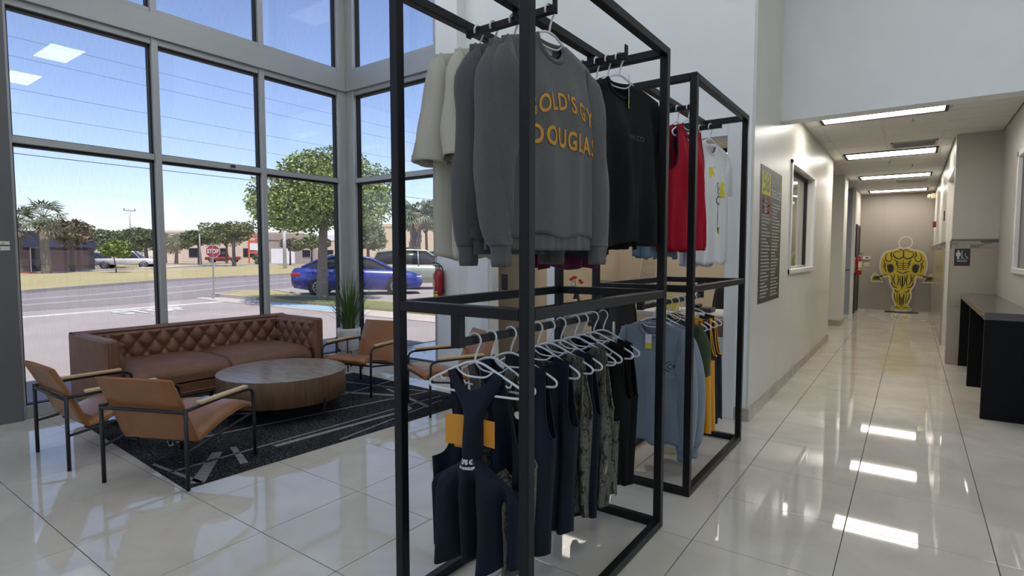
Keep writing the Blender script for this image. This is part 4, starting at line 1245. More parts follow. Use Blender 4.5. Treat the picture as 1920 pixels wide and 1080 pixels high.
class Garment:
    """cloth hanging on a hanger; local x along the hanger, -y is the front, z up, origin = rail top"""
    def __init__(s, t, matn, kind, L=.74, seed=0, hw=.27, hem=.285, D=.05, fold=.014, flip=False, trim=None, long=False, swing=(0, 0), solid=.005, SL=.31):
        s.SL = SL
        s.t = t; s.kind = kind; s.L = L; s.rnd = random.Random(seed); s.hw = hw; s.hem = hem; s.D = D; s.fold = fold
        s.z0 = -.118; s.zh = s.z0 - L; s.flip = flip
        s.ph = [[s.rnd.uniform(0, 6.28) for _ in range(6)] for _ in range(2)]
        s.kk = [[s.rnd.uniform(28, 46), s.rnd.uniform(48, 75), s.rnd.uniform(12, 22)] for _ in range(2)]
        if kind in ('tank', 'stringer'): s.kk = [[q * 1.55 for q in r_] for r_ in s.kk]
        s.m = M[matn]; s.trim = M[trim] if trim else s.m
        s.tank = kind in ('tank', 'stringer')
        s.nx = {'tee': .088, 'sweat': .085, 'tank': .095, 'stringer': .078}[kind]
        s.sx = .165 if kind == 'tank' else .118
        s.arm = {'tank': .27, 'stringer': .36, 'tee': .0, 'sweat': .0}[kind]
        s.body(solid)
        s.edges()
        if not s.tank: s.sleeves(long or kind == 'sweat', swing, solid)
    def shoulder(s, ax): return s.z0 - .30 * max(0, ax - s.nx) - .012
    def ztop(s, side, x):
        ax = abs(x)
        if ax < s.nx:
            dp = {'tee': (.085, .012), 'sweat': (.085, .012), 'tank': (.13, .06), 'stringer': (.17, .10)}[s.kind][side]
            return s.shoulder(s.nx) - dp * (1 - (ax / s.nx) ** 2) ** .6
        if s.tank and ax > s.sx:
            q = min(1, (ax - s.sx) / (s.hw - .035 - s.sx)); return s.shoulder(s.sx) - s.arm * (1 - (1 - q) ** 2.6)
        return s.shoulder(ax)
    def W(s, side, z):
        v = (s.z0 - z) / s.L
        w = lerp(s.hw, s.hem, sstep(v))
        if s.tank: w = lerp(s.hw - .035, s.hem - .02, sstep((v - .25) / .75))
        if s.kind == 'stringer' and side == 1:
            n_ = lerp(.122, .034, sstep((v - .02) / .26))
            w = lerp(n_, w, sstep((v - .46) / .20)) if v > .46 else n_
        return w
    def f(s, side, x, z):
        v = max(0, (s.z0 - z) / s.L); g = sstep(v / .45) * (.45 + .75 * v)
        p = s.ph[side]; k = s.kk[side]
        g *= min(1, s.W(side, z) / .16) ** 2
        return s.fold * g * (sin(k[0] * x + p[0] + .9 * sin(5 * z + p[3])) + .45 * sin(k[1] * x + p[1] + .7 * sin(7 * z + p[4])) + .7 * sin(k[2] * x + p[2])) + .006 * sin(9 * z + 14 * x + p[5]) * v
    def P(s, side, u, z):
        w = s.W(side, z); x = u * w
        v = max(0, (s.z0 - z) / s.L)
        dd = (.010 + s.D * sstep(v / .4)) * sqrt(max(0, 1 - u * u))
        e = 1 - abs(u) ** 5
        y = (-dd if side == 0 else dd) + s.f(side, x, z) * e
        # bottom hem sways a little
        y += .012 * sin(s.ph[0][5] + 3 * x) * v * e
        if s.flip: return Vector((-x, -y, z))
        return Vector((x, y, z))
    def body(s, solid):
        mb = MB(); nu, nv = 60, 36
        for side in (0, 1):
            def fn(a, b, side=side):
                u = 2 * a - 1
                wt = s.W(side, s.z0 - .04)
                x = u * (wt if not (s.kind == 'stringer' and side == 1) else .122)
                zt = s.ztop(side, x) if not (s.kind == 'stringer' and side == 1) else s.shoulder(max(s.nx * .9, abs(x))) - (.075 * (1 - (abs(x) / .085) ** 2) ** .7 if abs(x) < .085 else 0)
                z = lerp(zt, s.zh + .010 * sin(7 * u + s.ph[side][1]), b ** .9)
                return s.P(side, u, z)
            mb.grid(fn, nu, nv, flip=bool(side) != s.flip)
        s.o = mb.build('body', s.m, s.t, solid=solid)
    def edges(s):
        # neck rib or binding and hem band
        n = 24; front = []; back = []
        for k in range(n + 1):
            x = lerp(-s.nx, s.nx, k / n)
            w = s.W(0, s.z0 - .04)
            front.append(s.P(0, x / w, s.ztop(0, x)))
            back.append(s.P(1, x / w, s.ztop(1, x)))
        r = .011 if s.kind in ('tee', 'sweat') else .005
        if s.kind == 'stringer':
            loop = front
            MB().tube(loop, r, 7).build('neck_binding', s.trim, s.t)
        else:
            MB().tube(front[:-1] + back[::-1][:-1], r, 7, closed=True).build('collar', s.trim, s.t)
        if s.tank:
            for side in ((0, 1) if s.kind == 'tank' else (0,)):
                for sg in (-1, 1):
                    w = s.W(side, s.z0 - .04); pts = []
                    for k in range(15):
                        x = sg * lerp(s.sx, s.hw - .035, k / 14)
                        pts.append(s.P(side, x / w, s.ztop(side, x)))
                    MB().tube(pts, .005, 6).build('armhole_binding', s.trim, s.t)
            if s.kind == 'stringer':
                for sg in (-1, 1):
                    pts = [s.P(1, sg * .995, lerp(s.shoulder(.122), s.z0 - s.L * .64, k / 20)) for k in range(21)]
                    MB().tube(pts, .005, 6).build('armhole_binding', s.trim, s.t)
        # hem
        if s.kind == 'sweat':
            mb = MB()
            for side in (0, 1):
                def fn(a, b, side=side):
                    u = 2 * a - 1; p = s.P(side, u * .97, s.zh + .012 - .065 * b); c = 1 - .10 * sin(pi * b) * 0
                    q = Vector((p.x * .95, p.y * (.93 + .03 * cos(40 * u)), p.z)); return q
                mb.grid(fn, 80, 6, flip=bool(side) != s.flip)
            mb.build('waistband', s.m, s.t, solid=.007)
        else:
            for side in (0, 1):
                pts = [s.P(side, lerp(-1, 1, k / 50), s.zh + .022 + .010 * sin(7 * lerp(-1, 1, k / 50) + s.ph[side][1])) for k in range(51)]
                MB().tube(pts, .0022, 4).build('hem_seam', s.m, s.t)
    def sleeves(s, long, swing, solid):
        for sg in (-1, 1):
            j = s.rnd.uniform(-.02, .02); sw_ = swing[0] if sg < 0 else swing[1]
            zs = s.shoulder(s.hw)
            if long:
                Ls = .735 if s.kind == 'sweat' else .74
                out = catmull([(s.hw - .03, zs + .015), (s.hw + .035, zs - .10), (s.hw + .062 + j, zs - .28), (s.hw + .072 + j, zs - .48), (s.hw + .06 + j, zs - Ls + .06), (s.hw + .04 + j, zs - Ls)], 5)
                inn = catmull([(s.hw - .07, zs - .24), (s.hw - .06, zs - .29), (s.hw - .055 + j, zs - .40), (s.hw - .045 + j, zs - .54), (s.hw - .04 + j, zs - Ls + .06), (s.hw - .05 + j, zs - Ls)], 5)
                dep = lambda t: .075 * (1 - .45 * t)
            else:
                q = s.SL
                out = catmull([(s.hw - .03, zs + .015), (s.hw + .022, zs - .05), (s.hw + .046, zs - .45 * q), (s.hw + .058 + j, zs - .75 * q), (s.hw + .060 + j, zs - q)], 6)
                inn = catmull([(s.hw - .07, zs - .20), (s.hw - .075, zs - .23), (s.hw - .072, zs - .23 - .4 * (q - .20)), (s.hw - .068, zs - .24 - .7 * (q - .2)), (s.hw - .066 + j, zs - q - .015)], 6)
                dep = lambda t: .045 + .022 * t
            rings = []; N = len(out); p0 = s.rnd.uniform(0, 6.28); n = 18
            for i in range(N):
                t = i / (N - 1); a = Vector((out[i].x, 0, out[i].y)); b = Vector((inn[i].x, 0, inn[i].y))
                c = (a + b) / 2; h = (a - b) / 2; dd = dep(t) * (.35 + .65 * sstep(t / .15))
                ring = []
                for k in range(n):
                    th = 2 * pi * k / n
                    wr = 1 + .10 * sin(5 * th + p0 + 9 * t) * t + .07 * sin(3 * th - p0 + 14 * t) * (1 if long else .4)
                    p = c + h * cos(th) * (1 if abs(cos(th)) > .9 else wr) + Vector((0, 1, 0)) * dd * sin(th) * wr
                    p.y += sw_ * t ** 1.4
                    p.x *= sg
                    if s.flip: p = Vector((-p.x, -p.y, p.z))
                    ring.append(p)
                if (sg < 0) != s.flip and not (sg < 0 and s.flip): pass
                rings.append(ring)
            mb = MB().loft(rings, caps=False); so = mb.build('sleeve', s.m, s.t, solid=solid)
            rg = rings[max(2, N // 8)]
            MB().tube([p for p in rg], .0035, 5, closed=True).build('shoulder_seam', s.m, so)
            if long:
                e = rings[-1]; c = sum(e, Vector()) / n; cr = []
                for q in range(6):
                    v = q / 5; k_ = (.92, .80, .76, .76, .78, .70)[q]
                    cr.append([Vector((c.x + (p.x - c.x) * k_ * (1 + .02 * (i % 2)), c.y + (p.y - c.y) * k_ * (1 + .02 * (i % 2)), p.z - .075 * v + (c.z - p.z) * v * .5)) for i, p in enumerate(e)])
                MB().loft(cr, caps=False).build('cuff', s.m, so, solid=.007)
            else:
                MB().tube([p + Vector((0, 0, .02)) for p in rings[-1]], .0022, 4, closed=True).build('hem_seam', s.m, so)
    def at(s, side, x, z, off=.004):
        w = s.W(side, z); u = max(-.98, min(.98, (-x if s.flip else x) / w))
        p = s.P(side, u, z)
        return p + Vector((0, -off if (side == 0) != s.flip else off, 0))
    def text(s, txt, size, z, x=0.0, side=0, mat_='print_or', arc=0.0, sx=1.0, bold=.0, name='print', spacing=1.0, xo=0.0):
        if ' ' in txt:
            ws = txt.split(' '); wd = [max(v[0] for v in text_mesh(w_, size, 0, sx=sx, spacing=spacing)[0]) * 2 for w_ in ws]
            sp = .32 * size * sx * spacing; p = -(sum(wd) + sp * (len(ws) - 1)) / 2
            for w_, d_ in zip(ws, wd):
                s.text(w_, size, z, x, side, mat_, arc, sx, bold, name, spacing, p + d_ / 2); p += d_ + sp
            return
        vs, fs = text_mesh(txt, size, 0, bold=bold, sx=sx, spacing=spacing)
        import bmesh
        bm = bmesh.new(); bv = [bm.verts.new(v) for v in vs]
        for f_ in fs:
            if len(set(f_)) > 2: bm.faces.new([bv[i] for i in f_])
        bmesh.ops.triangulate(bm, faces=bm.faces[:])
        for _ in range(3):
            le = [e for e in bm.edges if e.calc_length() > .012]
            if not le: break
            bmesh.ops.subdivide_edges(bm, edges=le, cuts=1)
            bmesh.ops.triangulate(bm, faces=bm.faces[:])
        bm.verts.index_update()
        mir = 1 if (side == 0) != s.flip else -1
        mb = MB()
        pts = []
        for v in bm.verts:
            X = v.co.x + xo; Z = z + v.co.y - arc * X * X
            pts.append(s.at(side, mir * X + x, Z, .0055))
        mb.add(pts, [tuple(v.index for v in f_.verts) for f_ in bm.faces], True)
        bm.free()
        return mb.build(name, M[mat_], s.t)
    def patch(s, poly, z, x=0.0, side=0, mat_='print_ye', name='print', off=.0045):
        mb = MB(); n = len(poly); c = (sum(p[0] for p in poly) / n, sum(p[1] for p in poly) / n)
        mir = 1 if (side == 0) != s.flip else -1
        pts = [s.at(side, mir * c[0] + x, z + c[1], off)] + [s.at(side, mir * p[0] + x, z + p[1], off) for p in poly]
        mb.add(pts, [(0, i + 1, (i + 1) % n + 1) for i in range(n)], True)
        return mb.build(name, M[mat_], s.t)
    def tag(s, x, z, y, w=.05, h=.085, mats=('tag_or',), name='hang_tag', rz=0.0):
        Mx = Matrix.Translation((x, y, z)) @ rotz(rz)
        o = MB().box((-w / 2, -.001, -h), (w / 2, .001, 0), 0, Mx).build(name, M[mats[0]], s.t)
        if len(mats) > 1:
            MB().box((-w / 2, -.0016, -h), (w / 2, .0016, -h * .62), 0, Mx).build('price_sticker', M[mats[1]], o)
        MB().tube([Mx @ Vector((0, 0, -.01)), Mx @ Vector((.004, 0, .03)), Mx @ Vector((0, 0, .06))], .0008, 4).build('tag_string', M['print_bk'], o)
        return o
CATS = {'tee': 't-shirt', 'sweat': 'sweatshirt', 'tank': 'tank top', 'stringer': 'tank top'}
NAMES = {'tee': 't_shirt', 'sweat': 'sweatshirt', 'tank': 'tank_top', 'stringer': 'tank_top'}
def hang(label, kind, matn, loc, rz, group, seed, name=None, cat=None, hlabel=None, **kw):
    hanger(hlabel or ('white plastic hanger carrying the ' + label), loc, rz, 'white plastic hangers')
    t = thing(name or NAMES[kind], label, cat or CATS[kind], loc, rz, group)
    return Garment(t, matn, kind, seed=seed, **kw)
R90 = pi / 2
ZU = 2.36
# --- rack 1, first arm: three grey sweatshirts and two cream tees (front faces the hall)
G1 = 'garments on the first arm of the nearer rack'
g = hang('heather grey sweatshirt with amber lettering, rightmost on its arm', 'sweat', 'heather', (-1.165, 1.87, ZU), R90 - .12, G1, 131, L=.765, hw=.265, hem=.285, D=.06, fold=.0055, swing=(.02, -.05))
g.text("GOLD'S GYM", .092, -.375, .035, 0, 'print_or', arc=1.25, sx=.82, bold=.002, spacing=1.16)
g.text("DOUGLAS", .098, -.515, .03, 0, 'print_or', arc=0.10, sx=.84, bold=.0025, spacing=1.18)
g.patch([(-.028, -.012), (.028, -.012), (.028, .012), (-.028, .012)], -.165, 0, 1, 'cream', 'neck_label', -.006)
hang('plain grey sweatshirt hanging second behind the lettered one', 'sweat', 'heather', (-1.255, 1.87, ZU), R90 + .03, G1, 102, L=.765, hw=.27, hem=.29, D=.045, swing=(-.05, .03))
hang('darker grey sweatshirt between the cream tees and the other greys', 'sweat', 'heather2', (-1.335, 1.87, ZU), R90 - .02, G1, 103, L=.78, hw=.265, hem=.29, D=.045, swing=(.03, .0))
g = hang('cream heavy t-shirt with rust label, next to the grey sweatshirts', 'tee', 'cream', (-1.435, 1.87, ZU), R90 + .05, G1, 104, L=.84, hw=.255, hem=.27, D=.05, swing=(-.02, .0), SL=.40)
g.tag(-.285, -.50, -.035, .03, .10, ('label_br',), 'woven_label', .3)
g = hang('cream heavy t-shirt hanging leftmost, nearest the windows', 'tee', 'cream', (-1.515, 1.87, ZU), R90 - .03, G1, 105, L=.85, hw=.255, hem=.27, D=.05, swing=(.02, .02), SL=.41)
g.tag(-.29, -.50, -.03, .03, .07, ('label_br',), 'woven_label', -.3)
# --- rack 1, second arm: black, navy and maroon
G2 = 'garments on the second arm of the nearer rack'
g = hang('black t-shirt with faint grey print, front of the dark tees', 'tee', 'black2_c', (-1.165, 2.50, ZU), R90 - .32, G2, 111, L=.785, hw=.285, hem=.30, D=.06, fold=.02, swing=(-.03, .05))
g.text('GYM CO', .035, -.40, .04, 0, 'print_gr', sx=1.1)
g.tag(.03, -.16, -.035, .035, .10, ('tag_wh', 'tag_ye'), 'price_tag', .8)
hang('black t-shirt hanging second among the dark tees', 'tee', 'black_c', (-1.225, 2.50, ZU), R90 - .06, G2, 112, L=.80, hw=.27, hem=.285, D=.045, swing=(-.05, .02))
hang('black t-shirt hanging third among the dark tees', 'tee', 'black_c', (-1.285, 2.50, ZU), R90 + .02, G2, 113, L=.80, hw=.27, hem=.285, D=.045)
hang('navy t-shirt between the black tees and the maroon ones', 'tee', 'navy_c', (-1.36, 2.50, ZU), R90, G2, 114, L=.84, hw=.27, hem=.285, D=.045)
hang('maroon t-shirt hanging beside the navy one', 'tee', 'maroon', (-1.44, 2.50, ZU), R90 + .04, G2, 115, L=.90, hw=.26, hem=.29, D=.05, fold=.02)
hang('maroon t-shirt hanging farthest left on the dark arm', 'tee', 'maroon', (-1.52, 2.50, ZU), R90 - .05, G2, 116, L=.89, hw=.26, hem=.29, D=.05, fold=.02)
# --- rack 2, upper arms
G3 = 'garments on the upper arms of the farther rack'
g = hang('red tank top with navy trim, right one of the pair', 'tank', 'red_c', (-1.195, 3.60, ZU), R90 - .12, G3, 121, L=.80, hw=.26, hem=.27, D=.045, fold=.018, trim='navy_c')
g.tag(-.02, -.27, -.03, .03, .09, ('tag_wh', 'tag_ye'), 'price_tag', .4)
hang('red tank top with navy trim, left one of the pair', 'tank', 'red_c', (-1.265, 3.60, ZU), R90 - .06, G3, 122, L=.81, hw=.26, hem=.27, D=.045, fold=.018, trim='navy_c')
hang('steel blue t-shirt next to the red tanks', 'tee', 'blue_c', (-1.37, 3.60, ZU), R90, G3, 123, L=.86, hw=.26, hem=.27, D=.045)
hang('steel blue t-shirt farthest left behind the black tees', 'tee', 'blue_c', (-1.45, 3.60, ZU), R90 + .04, G3, 124, L=.85, hw=.26, hem=.27, D=.045)
g = hang('white t-shirt with yellow and black skeleton barbell print', 'tee', 'white_c', (-1.215, 4.15, ZU - .02), R90 - .22, G3, 125, L=.88, hw=.25, hem=.26, D=.05, swing=(-.03, .03))
g.patch([(-.003, -.24), (.003, -.24), (.003, .22), (-.003, .22)], -.52, -.0, 0, 'print_bk')
for zc, r in ((-.44, .022), (-.485, .018), (-.545, .030)):
    for k, rr in enumerate((r, r * .72)):
        g.patch([(rr * cos(q * pi / 5), rr * 1.1 * sin(q * pi / 5)) for q in range(10)], zc, 0, 0, ('print_bk', 'white_c')[k], 'print', .0048 + k * .0008)
g.patch([(-.03, -.05), (.02, -.06), (.03, .03), (0, .06), (-.03, .03)], -.46, .10, 0, 'print_ye')
g.patch([(-.02, -.04), (.02, -.03), (.015, .04), (-.02, .03)], -.35, -.06, 0, 'print_ye')
g.patch([(-.07, -.025), (.07, -.025), (.05, .0), (.07, .025), (-.07, .025), (-.05, 0)], -.76, .03, 0, 'print_ye')
g.text('V', .05, -.76, .01, 0, 'print_bk', bold=.003); g.text('X', .05, -.76, .05, 0, 'print_bk', bold=.003)
hang('plain white t-shirt behind the printed white tee', 'tee', 'lav_c', (-1.29, 4.15, ZU - .02), R90 - .03, G3, 126, L=.90, hw=.25, hem=.26, D=.045)
# --- rack 1, lower rail: tank tops (front or back faces the camera)
G4 = 'tank tops on the lower rail of the nearer rack'
ZL = 1.105
XL = -1.32
row = [('navy stringer tank with orange tags, nearest to the camera', 'stringer', 'navy_c', 1.60, .10, True), ('camouflage tank hanging right behind the foremost navy stringer', 'stringer', 'camo', 1.70, -.06, True),
       ('navy tank third from the camera, left of the corner post', 'tank', 'navy_c', 1.83, .05, False), ('navy tank just right of the corner post', 'tank', 'navy_c', 2.03, -.04, False),
       ('camouflage tank with orange leaves right of the corner post', 'tank', 'camo', 2.13, .06, False), ('navy tank between two camouflage tanks', 'tank', 'navy_c', 2.23, 0, False),
       ('camouflage tank sixth from the camera end, beside the black ones', 'tank', 'camo', 2.36, .04, False), ('camouflage tank next to the black tanks', 'stringer', 'camo', 2.45, -.05, False),
       ('black tank second from the far end of the lower rail', 'tank', 'black_c', 2.56, .05, False), ('black tank with white chest emblem, last on the lower rail', 'tank', 'black_c', 2.67, -.10, False)]
for k, (lb, kd, mt_, y, rz, fl_) in enumerate(row):
    g = hang(lb, kd, mt_, (XL, y, ZL), rz, G4, 140 + k, L=.735 + .012 * ((k * 7) % 4), hw=.245, hem=.21, D=.06, fold=.032, flip=fl_)
    if k == 0:
        g.text("GOLD'S GYM", .024, -.462, 0, 1, 'print_wh', sx=.8, bold=.002)
        g.text("LOS ANGELES", .013, -.485, 0, 1, 'print_wh', sx=.8, bold=.0012)
        g.tag(-.075, -.305, -.02, .085, .115, ('tag_or',), 'hang_tag', .25); g.tag(.055, -.315, .0, .07, .10, ('tag_or',), 'hang_tag', -.15)
        g.tag(-.06, -.38, .005, .075, .06, ('tag_or',), 'hang_tag', .1)
        g.patch([(.016 * cos(q * pi / 6), .016 * sin(q * pi / 6)) for q in range(12)], -.29, .165, 0, 'print_wh')
    if k in (2, 6, 7):
        g.tag(.06 if k == 2 else -.02, -.23, -.06, .045, .09, ('tag_or',), 'hang_tag', .2)
    if k == 4:
        g.patch([(-.02, -.05), (.012, -.04), (.02, .03), (-.01, .05)], -.40, .05, 0, 'tag_or', 'print'); g.patch([(-.018, -.03), (.018, -.03), (.014, .03), (-.01, .03)], -.70, .09, 0, 'tag_or', 'print')
    if k == 9:
        g.text("GOLD'S GYM", .040, -.40, .05, 0, 'print_wh', sx=.62, bold=.002)
        g.text("LOS ANGELES", .016, -.435, .05, 0, 'print_wh', sx=.7, bold=.001)
        g.tag(-.02, -.27, .02, .04, .07, ('tag_wh',), 'price_tag', .2)
# --- rack 2, lower rail
G5 = 'garments on the lower rail of the farther rack'
g = hang('slate grey long-sleeved shirt with a chest pocket emblem', 'tee', 'slate', (XL, 3.38, ZL), .06, G5, 161, L=.77, hw=.212, hem=.222, D=.06, fold=.014, long=True, name='long_sleeved_shirt', cat='shirt', swing=(.04, -.02))
g.patch([(-.045, -.09), (0, -.105), (.045, -.09), (.045, .045), (-.045, .05)], -.37, .125, 0, 'slate', 'pocket', .006)
for k, (rr, mm) in enumerate(((.034, 'print_bk'), (.029, 'slate'), (.018, 'print_bk'), (.013, 'slate'))):
    g.patch([(rr * cos(q * pi / 8), rr * sin(q * pi / 8)) for q in range(16)], -.39, .128, 0, mm, 'emblem', .0065 + k * .0006)
g.tag(-.015, -.20, -.045, .04, .09, ('tag_wh', 'tag_ye'), 'price_tag', .1)
hang('slate grey long-sleeved shirt hanging behind the first', 'tee', 'slate', (XL, 3.49, ZL), -.04, G5, 162, L=.77, hw=.212, hem=.222, D=.05, long=True, name='long_sleeved_shirt', cat='shirt')
hang('dark olive green t-shirt behind the slate shirts', 'tee', 'green_c', (XL, 3.64, ZL), .05, G5, 163, L=.72, hw=.235, hem=.245, D=.05)
hang('gold tank top with black trim, nearer of the pair', 'tank', 'gold_c', (XL, 3.78, ZL), .08, G5, 164, L=.80, hw=.275, hem=.275, D=.055, fold=.02, trim='print_bk')
hang('gold tank top with black trim, farther of the pair', 'tank', 'gold_c', (XL, 3.90, ZL), -.04, G5, 165, L=.80, hw=.275, hem=.275, D=.05, fold=.02, trim='print_bk')
for k, y in enumerate((4.03, 4.16)):
    g = hang(('navy tank top with gold stripes behind the gold ones', 'navy tank top with gold stripes, last on the farther rack')[k], 'tank', 'navy_c', (XL, y, ZL), .05 - .08 * k, G5, 166 + k, L=.78, hw=.25, hem=.25, D=.05, fold=.014, trim='gold_c')
    for q in (-.13, -.15, .13, .15):
        g.patch([(-.005, -.02), (.005, -.02), (.005, .02), (-.005, .02)], -.18, q, 0, 'gold_c', 'stripe')
# ============================================================ SMALL THINGS
M['extred'] = mat('fire extinguisher red', (.33, .012, .018), .25)
M['labelye'] = mat('yellow label', (.65, .55, .04), .5)
M['labelwh'] = mat('white label', (.66, .66, .62), .5)
M['blackpl'] = mat('black plastic', (.012, .012, .013), .4)
M['chrome'] = mat('brushed metal', (.5, .5, .5), .3, metal=.9)
def extinguisher(label, loc, rz, h=.42, r=.062):
    t = thing('fire_extinguisher', label, 'fire extinguisher', loc, rz)   # front = -y
    MB().lathe([(r * .9, 0), (r, .012), (r, h - .09), (r * .92, h - .055), (r * .62, h - .02), (.02, h)], 24).build('cylinder', M['extred'], t)
    MB().lathe([(.016, h), (.016, h + .035)], 12).build('valve', M['chrome'], t)
    hd = MB(); hd.box((-.012, -.085, h + .03), (.012, .03, h + .042), .003); hd.tube([(0, .02, h + .05), (0, -.04, h + .068), (0, -.09, h + .075)], .007, 6); hd.build('handle', M['blackpl'], t)
    MB().lathe([(.014, 0), (.014, .012)], 12, M=Matrix.Translation((0, -.02, h + .015)) @ Matrix.Rotation(pi / 2, 4, 'X')).build('gauge', M['labelwh'], t)
    MB().tube(catmull([(0.01, 0, h + .02), (.055, -.01, h + .03), (.078, -.005, h - .08), (.074, 0, h - .22)], 5), .008, 7).build('hose', M['blackpl'], t)
    MB().tube([(.074, 0, h - .20), (.074, 0, h - .27)], [.010, .015], 8).build('nozzle', M['blackpl'], t)
    def wrap(z0, z1, a0, a1, name, m):
        def fn(u, v):
            a = lerp(a0, a1, u); return ((r + .0012) * cos(a), (r + .0012) * sin(a), lerp(z0, z1, v))
        MB().grid(fn, 14, 1).build(name, M[m], t)
    wrap(.17, h - .12, rad(-175), rad(-100), 'label', 'labelwh'); wrap(.11, .165, rad(-175), rad(-60), 'label', 'labelye'); wrap(.20, h - .13, rad(-130), rad(-105), 'label_mark', 'labelye')
    MB().lathe([(r + .002, .14), (r + .002, .152)], 24).build('strap', M['blackpl'], t)
    MB().box((-.03, r - .01, .05), (.03, r + .012, h - .02), .003).build('bracket', M['chrome'], t)
extinguisher('red fire extinguisher on the white pilaster beside the side window', (-4.395, 4.685, .82), 0)
extinguisher('small red fire extinguisher far down the hall by the dark door', (-1.02, 15.45, .92), -pi / 2 + pi, .44, .07)
t = thing('paper_tag', 'pale inspection tag hanging by the lobby extinguisher', 'tag', (-4.475, 4.70, 1.12))
MB().prism([(-.03, -.10), (.03, -.10), (.03, .06), (0, .08), (-.03, .06)], .0015, Matrix.Rotation(pi / 2, 4, 'X')).build('card', mat('manila card', (.55, .50, .38), .7), t)
MB().tube([(0, 0, .07), (.03, 0, .11), (.07, -.01, .13)], .0012, 4).build('string', M['labelwh'], t)
# ---- exercise poster
FX = Matrix(((0, 0, 1, 0), (1, 0, 0, 0), (0, 1, 0, 0), (0, 0, 0, 1)))      # local x->+Y, y->+Z, z->+X
M['poster'] = mat('charcoal poster print', (.055, .052, .050), .45, var=.25, scale=4)
M['postertxt'] = mat('pale grey poster ink', (.42, .42, .40), .6)
M['posterye'] = mat('yellow poster ink', (.60, .52, .05), .6)
M['posterrd'] = mat('red poster accent', (.22, .035, .03), .6)
t = thing('poster', 'tall dark poster of 58 reasons to exercise on the hall wall', 'poster', (-1.08, 5.17, .972))
PW, PH = .94, 1.213
MB().box((0, 0, 0), (PW, PH, .004), 0, FX).build('sheet', M['poster'], t)
def flat(name, poly, m, z=.0045, par=t): return MB().prism(poly, .0006, FX, z).build(name, M[m], par)
def rect(x0, x1, y0, y1): return [(x0, y0), (x1, y0), (x1, y1), (x0, y1)]
flat('number_panel', rect(.045, .40, .965, 1.165), 'posterye')
def ptext(txt, x, y, size, sx, m, bold=0, name='lettering', par=t, F=FX, z=.0056):
    vs, fs = text_mesh(txt, size, .0002, bold=bold, sx=sx); MB().add(vs, fs, M=F @ Matrix.Translation((x, y, z))).build(name, M[m], par)
ptext('58', .222, 1.065, .24, 1.15, 'poster', .002)
ptext('REASONS', .60, 1.095, .085, .95, 'postertxt', .003)
ptext('TO', .845, 1.093, .055, .8, 'posterye', .002)
ptext('EXERCISE', .655, .995, .105, .98, 'postertxt', .004)
flat('accent', [(.07, .80), (.16, .80), (.13, .955), (.09, .955)], 'posterrd'); flat('accent', [(.28, .80), (.40, .78), (.40, .955), (.28, .955)], 'posterrd')
rnd = random.Random(8)
for c, (x0, x1) in enumerate(((.06, .45), (.50, .88))):
    for k in range(29):
        y = .90 - k * .0305; mb = MB(); x = x0 + .028
        end = lerp(x0 + .16, x1, rnd.random())
        while x < end:
            w = rnd.uniform(.018, .05); mb.prism(rect(x, min(x + w, x1), y, y + .013), .0005, FX, .0046); x += w + .008
        mb.build('text_line', M['postertxt'], t)
        MB().prism(rect(x0, x0 + .018, y, y + .013), .0005, FX, .0046).build('bullet', M['posterye'] if k > 23 or k % 7 == 3 else M['postertxt'], t)
# ---- restroom sign (faces -y)
FN = Matrix(((1, 0, 0, 0), (0, 0, -1, 0), (0, 1, 0, 0), (0, 0, 0, 1)))      # local x->+X, y->+Z, z->-Y
M['signwhite'] = mat('white sign pictogram', (.50, .50, .52), .5)
t = thing('restroom_sign', 'black restroom sign with person and wheelchair symbols', 'sign', (.439, 9.036, 1.262))
MB().box((0, 0, 0), (.155, .215, .006), .002, FN).build('plate', M['blackpl'], t)
def sg(name, mb): return mb.build(name, M['signwhite'], t)
def disc(cx, cy, r, n=14): return [(cx + r * cos(2 * pi * k / n), cy + r * sin(2 * pi * k / n)) for k in range(n)]
mb = MB().prism(disc(.038, .188, .009), .001, FN, .006); mb.prism([(.026, .176), (.050, .176), (.064, .146), (.056, .118), (.048, .118), (.048, .083), (.028, .083), (.028, .118), (.020, .118), (.012, .146)], .001, FN, .006); sg('person_symbol', mb)
sg('divider', MB().prism(rect(.070, .077, .085, .195), .001, FN, .006))
mb = MB(); mb.prism(disc(.108, .148, .006, 10), .001, FN, .006)
ring = [(.103 + .020 * cos(a), .105 + .020 * sin(a), .0065) for a in [rad(140 + k * 22) for k in range(13)]]
mb.tube([FN @ Vector(p) for p in ring], .0022, 5); mb.tube([FN @ Vector(p) for p in ((.108, .142, .0065), (.108, .117, .0065), (.126, .117, .0065), (.136, .095, .0065), (.142, .096, .0065))], .0028, 5); sg('wheelchair_symbol', mb)
vs, fs = text_mesh('RESTROOM', .019, .0004, bold=.0006); mb = MB().add(vs, fs, M=FN @ Matrix.Translation((.0775, .058, .0065))); sg('lettering', mb)
sg('rule', MB().prism(rect(.015, .14, .074, .0755), .0006, FN, .006))
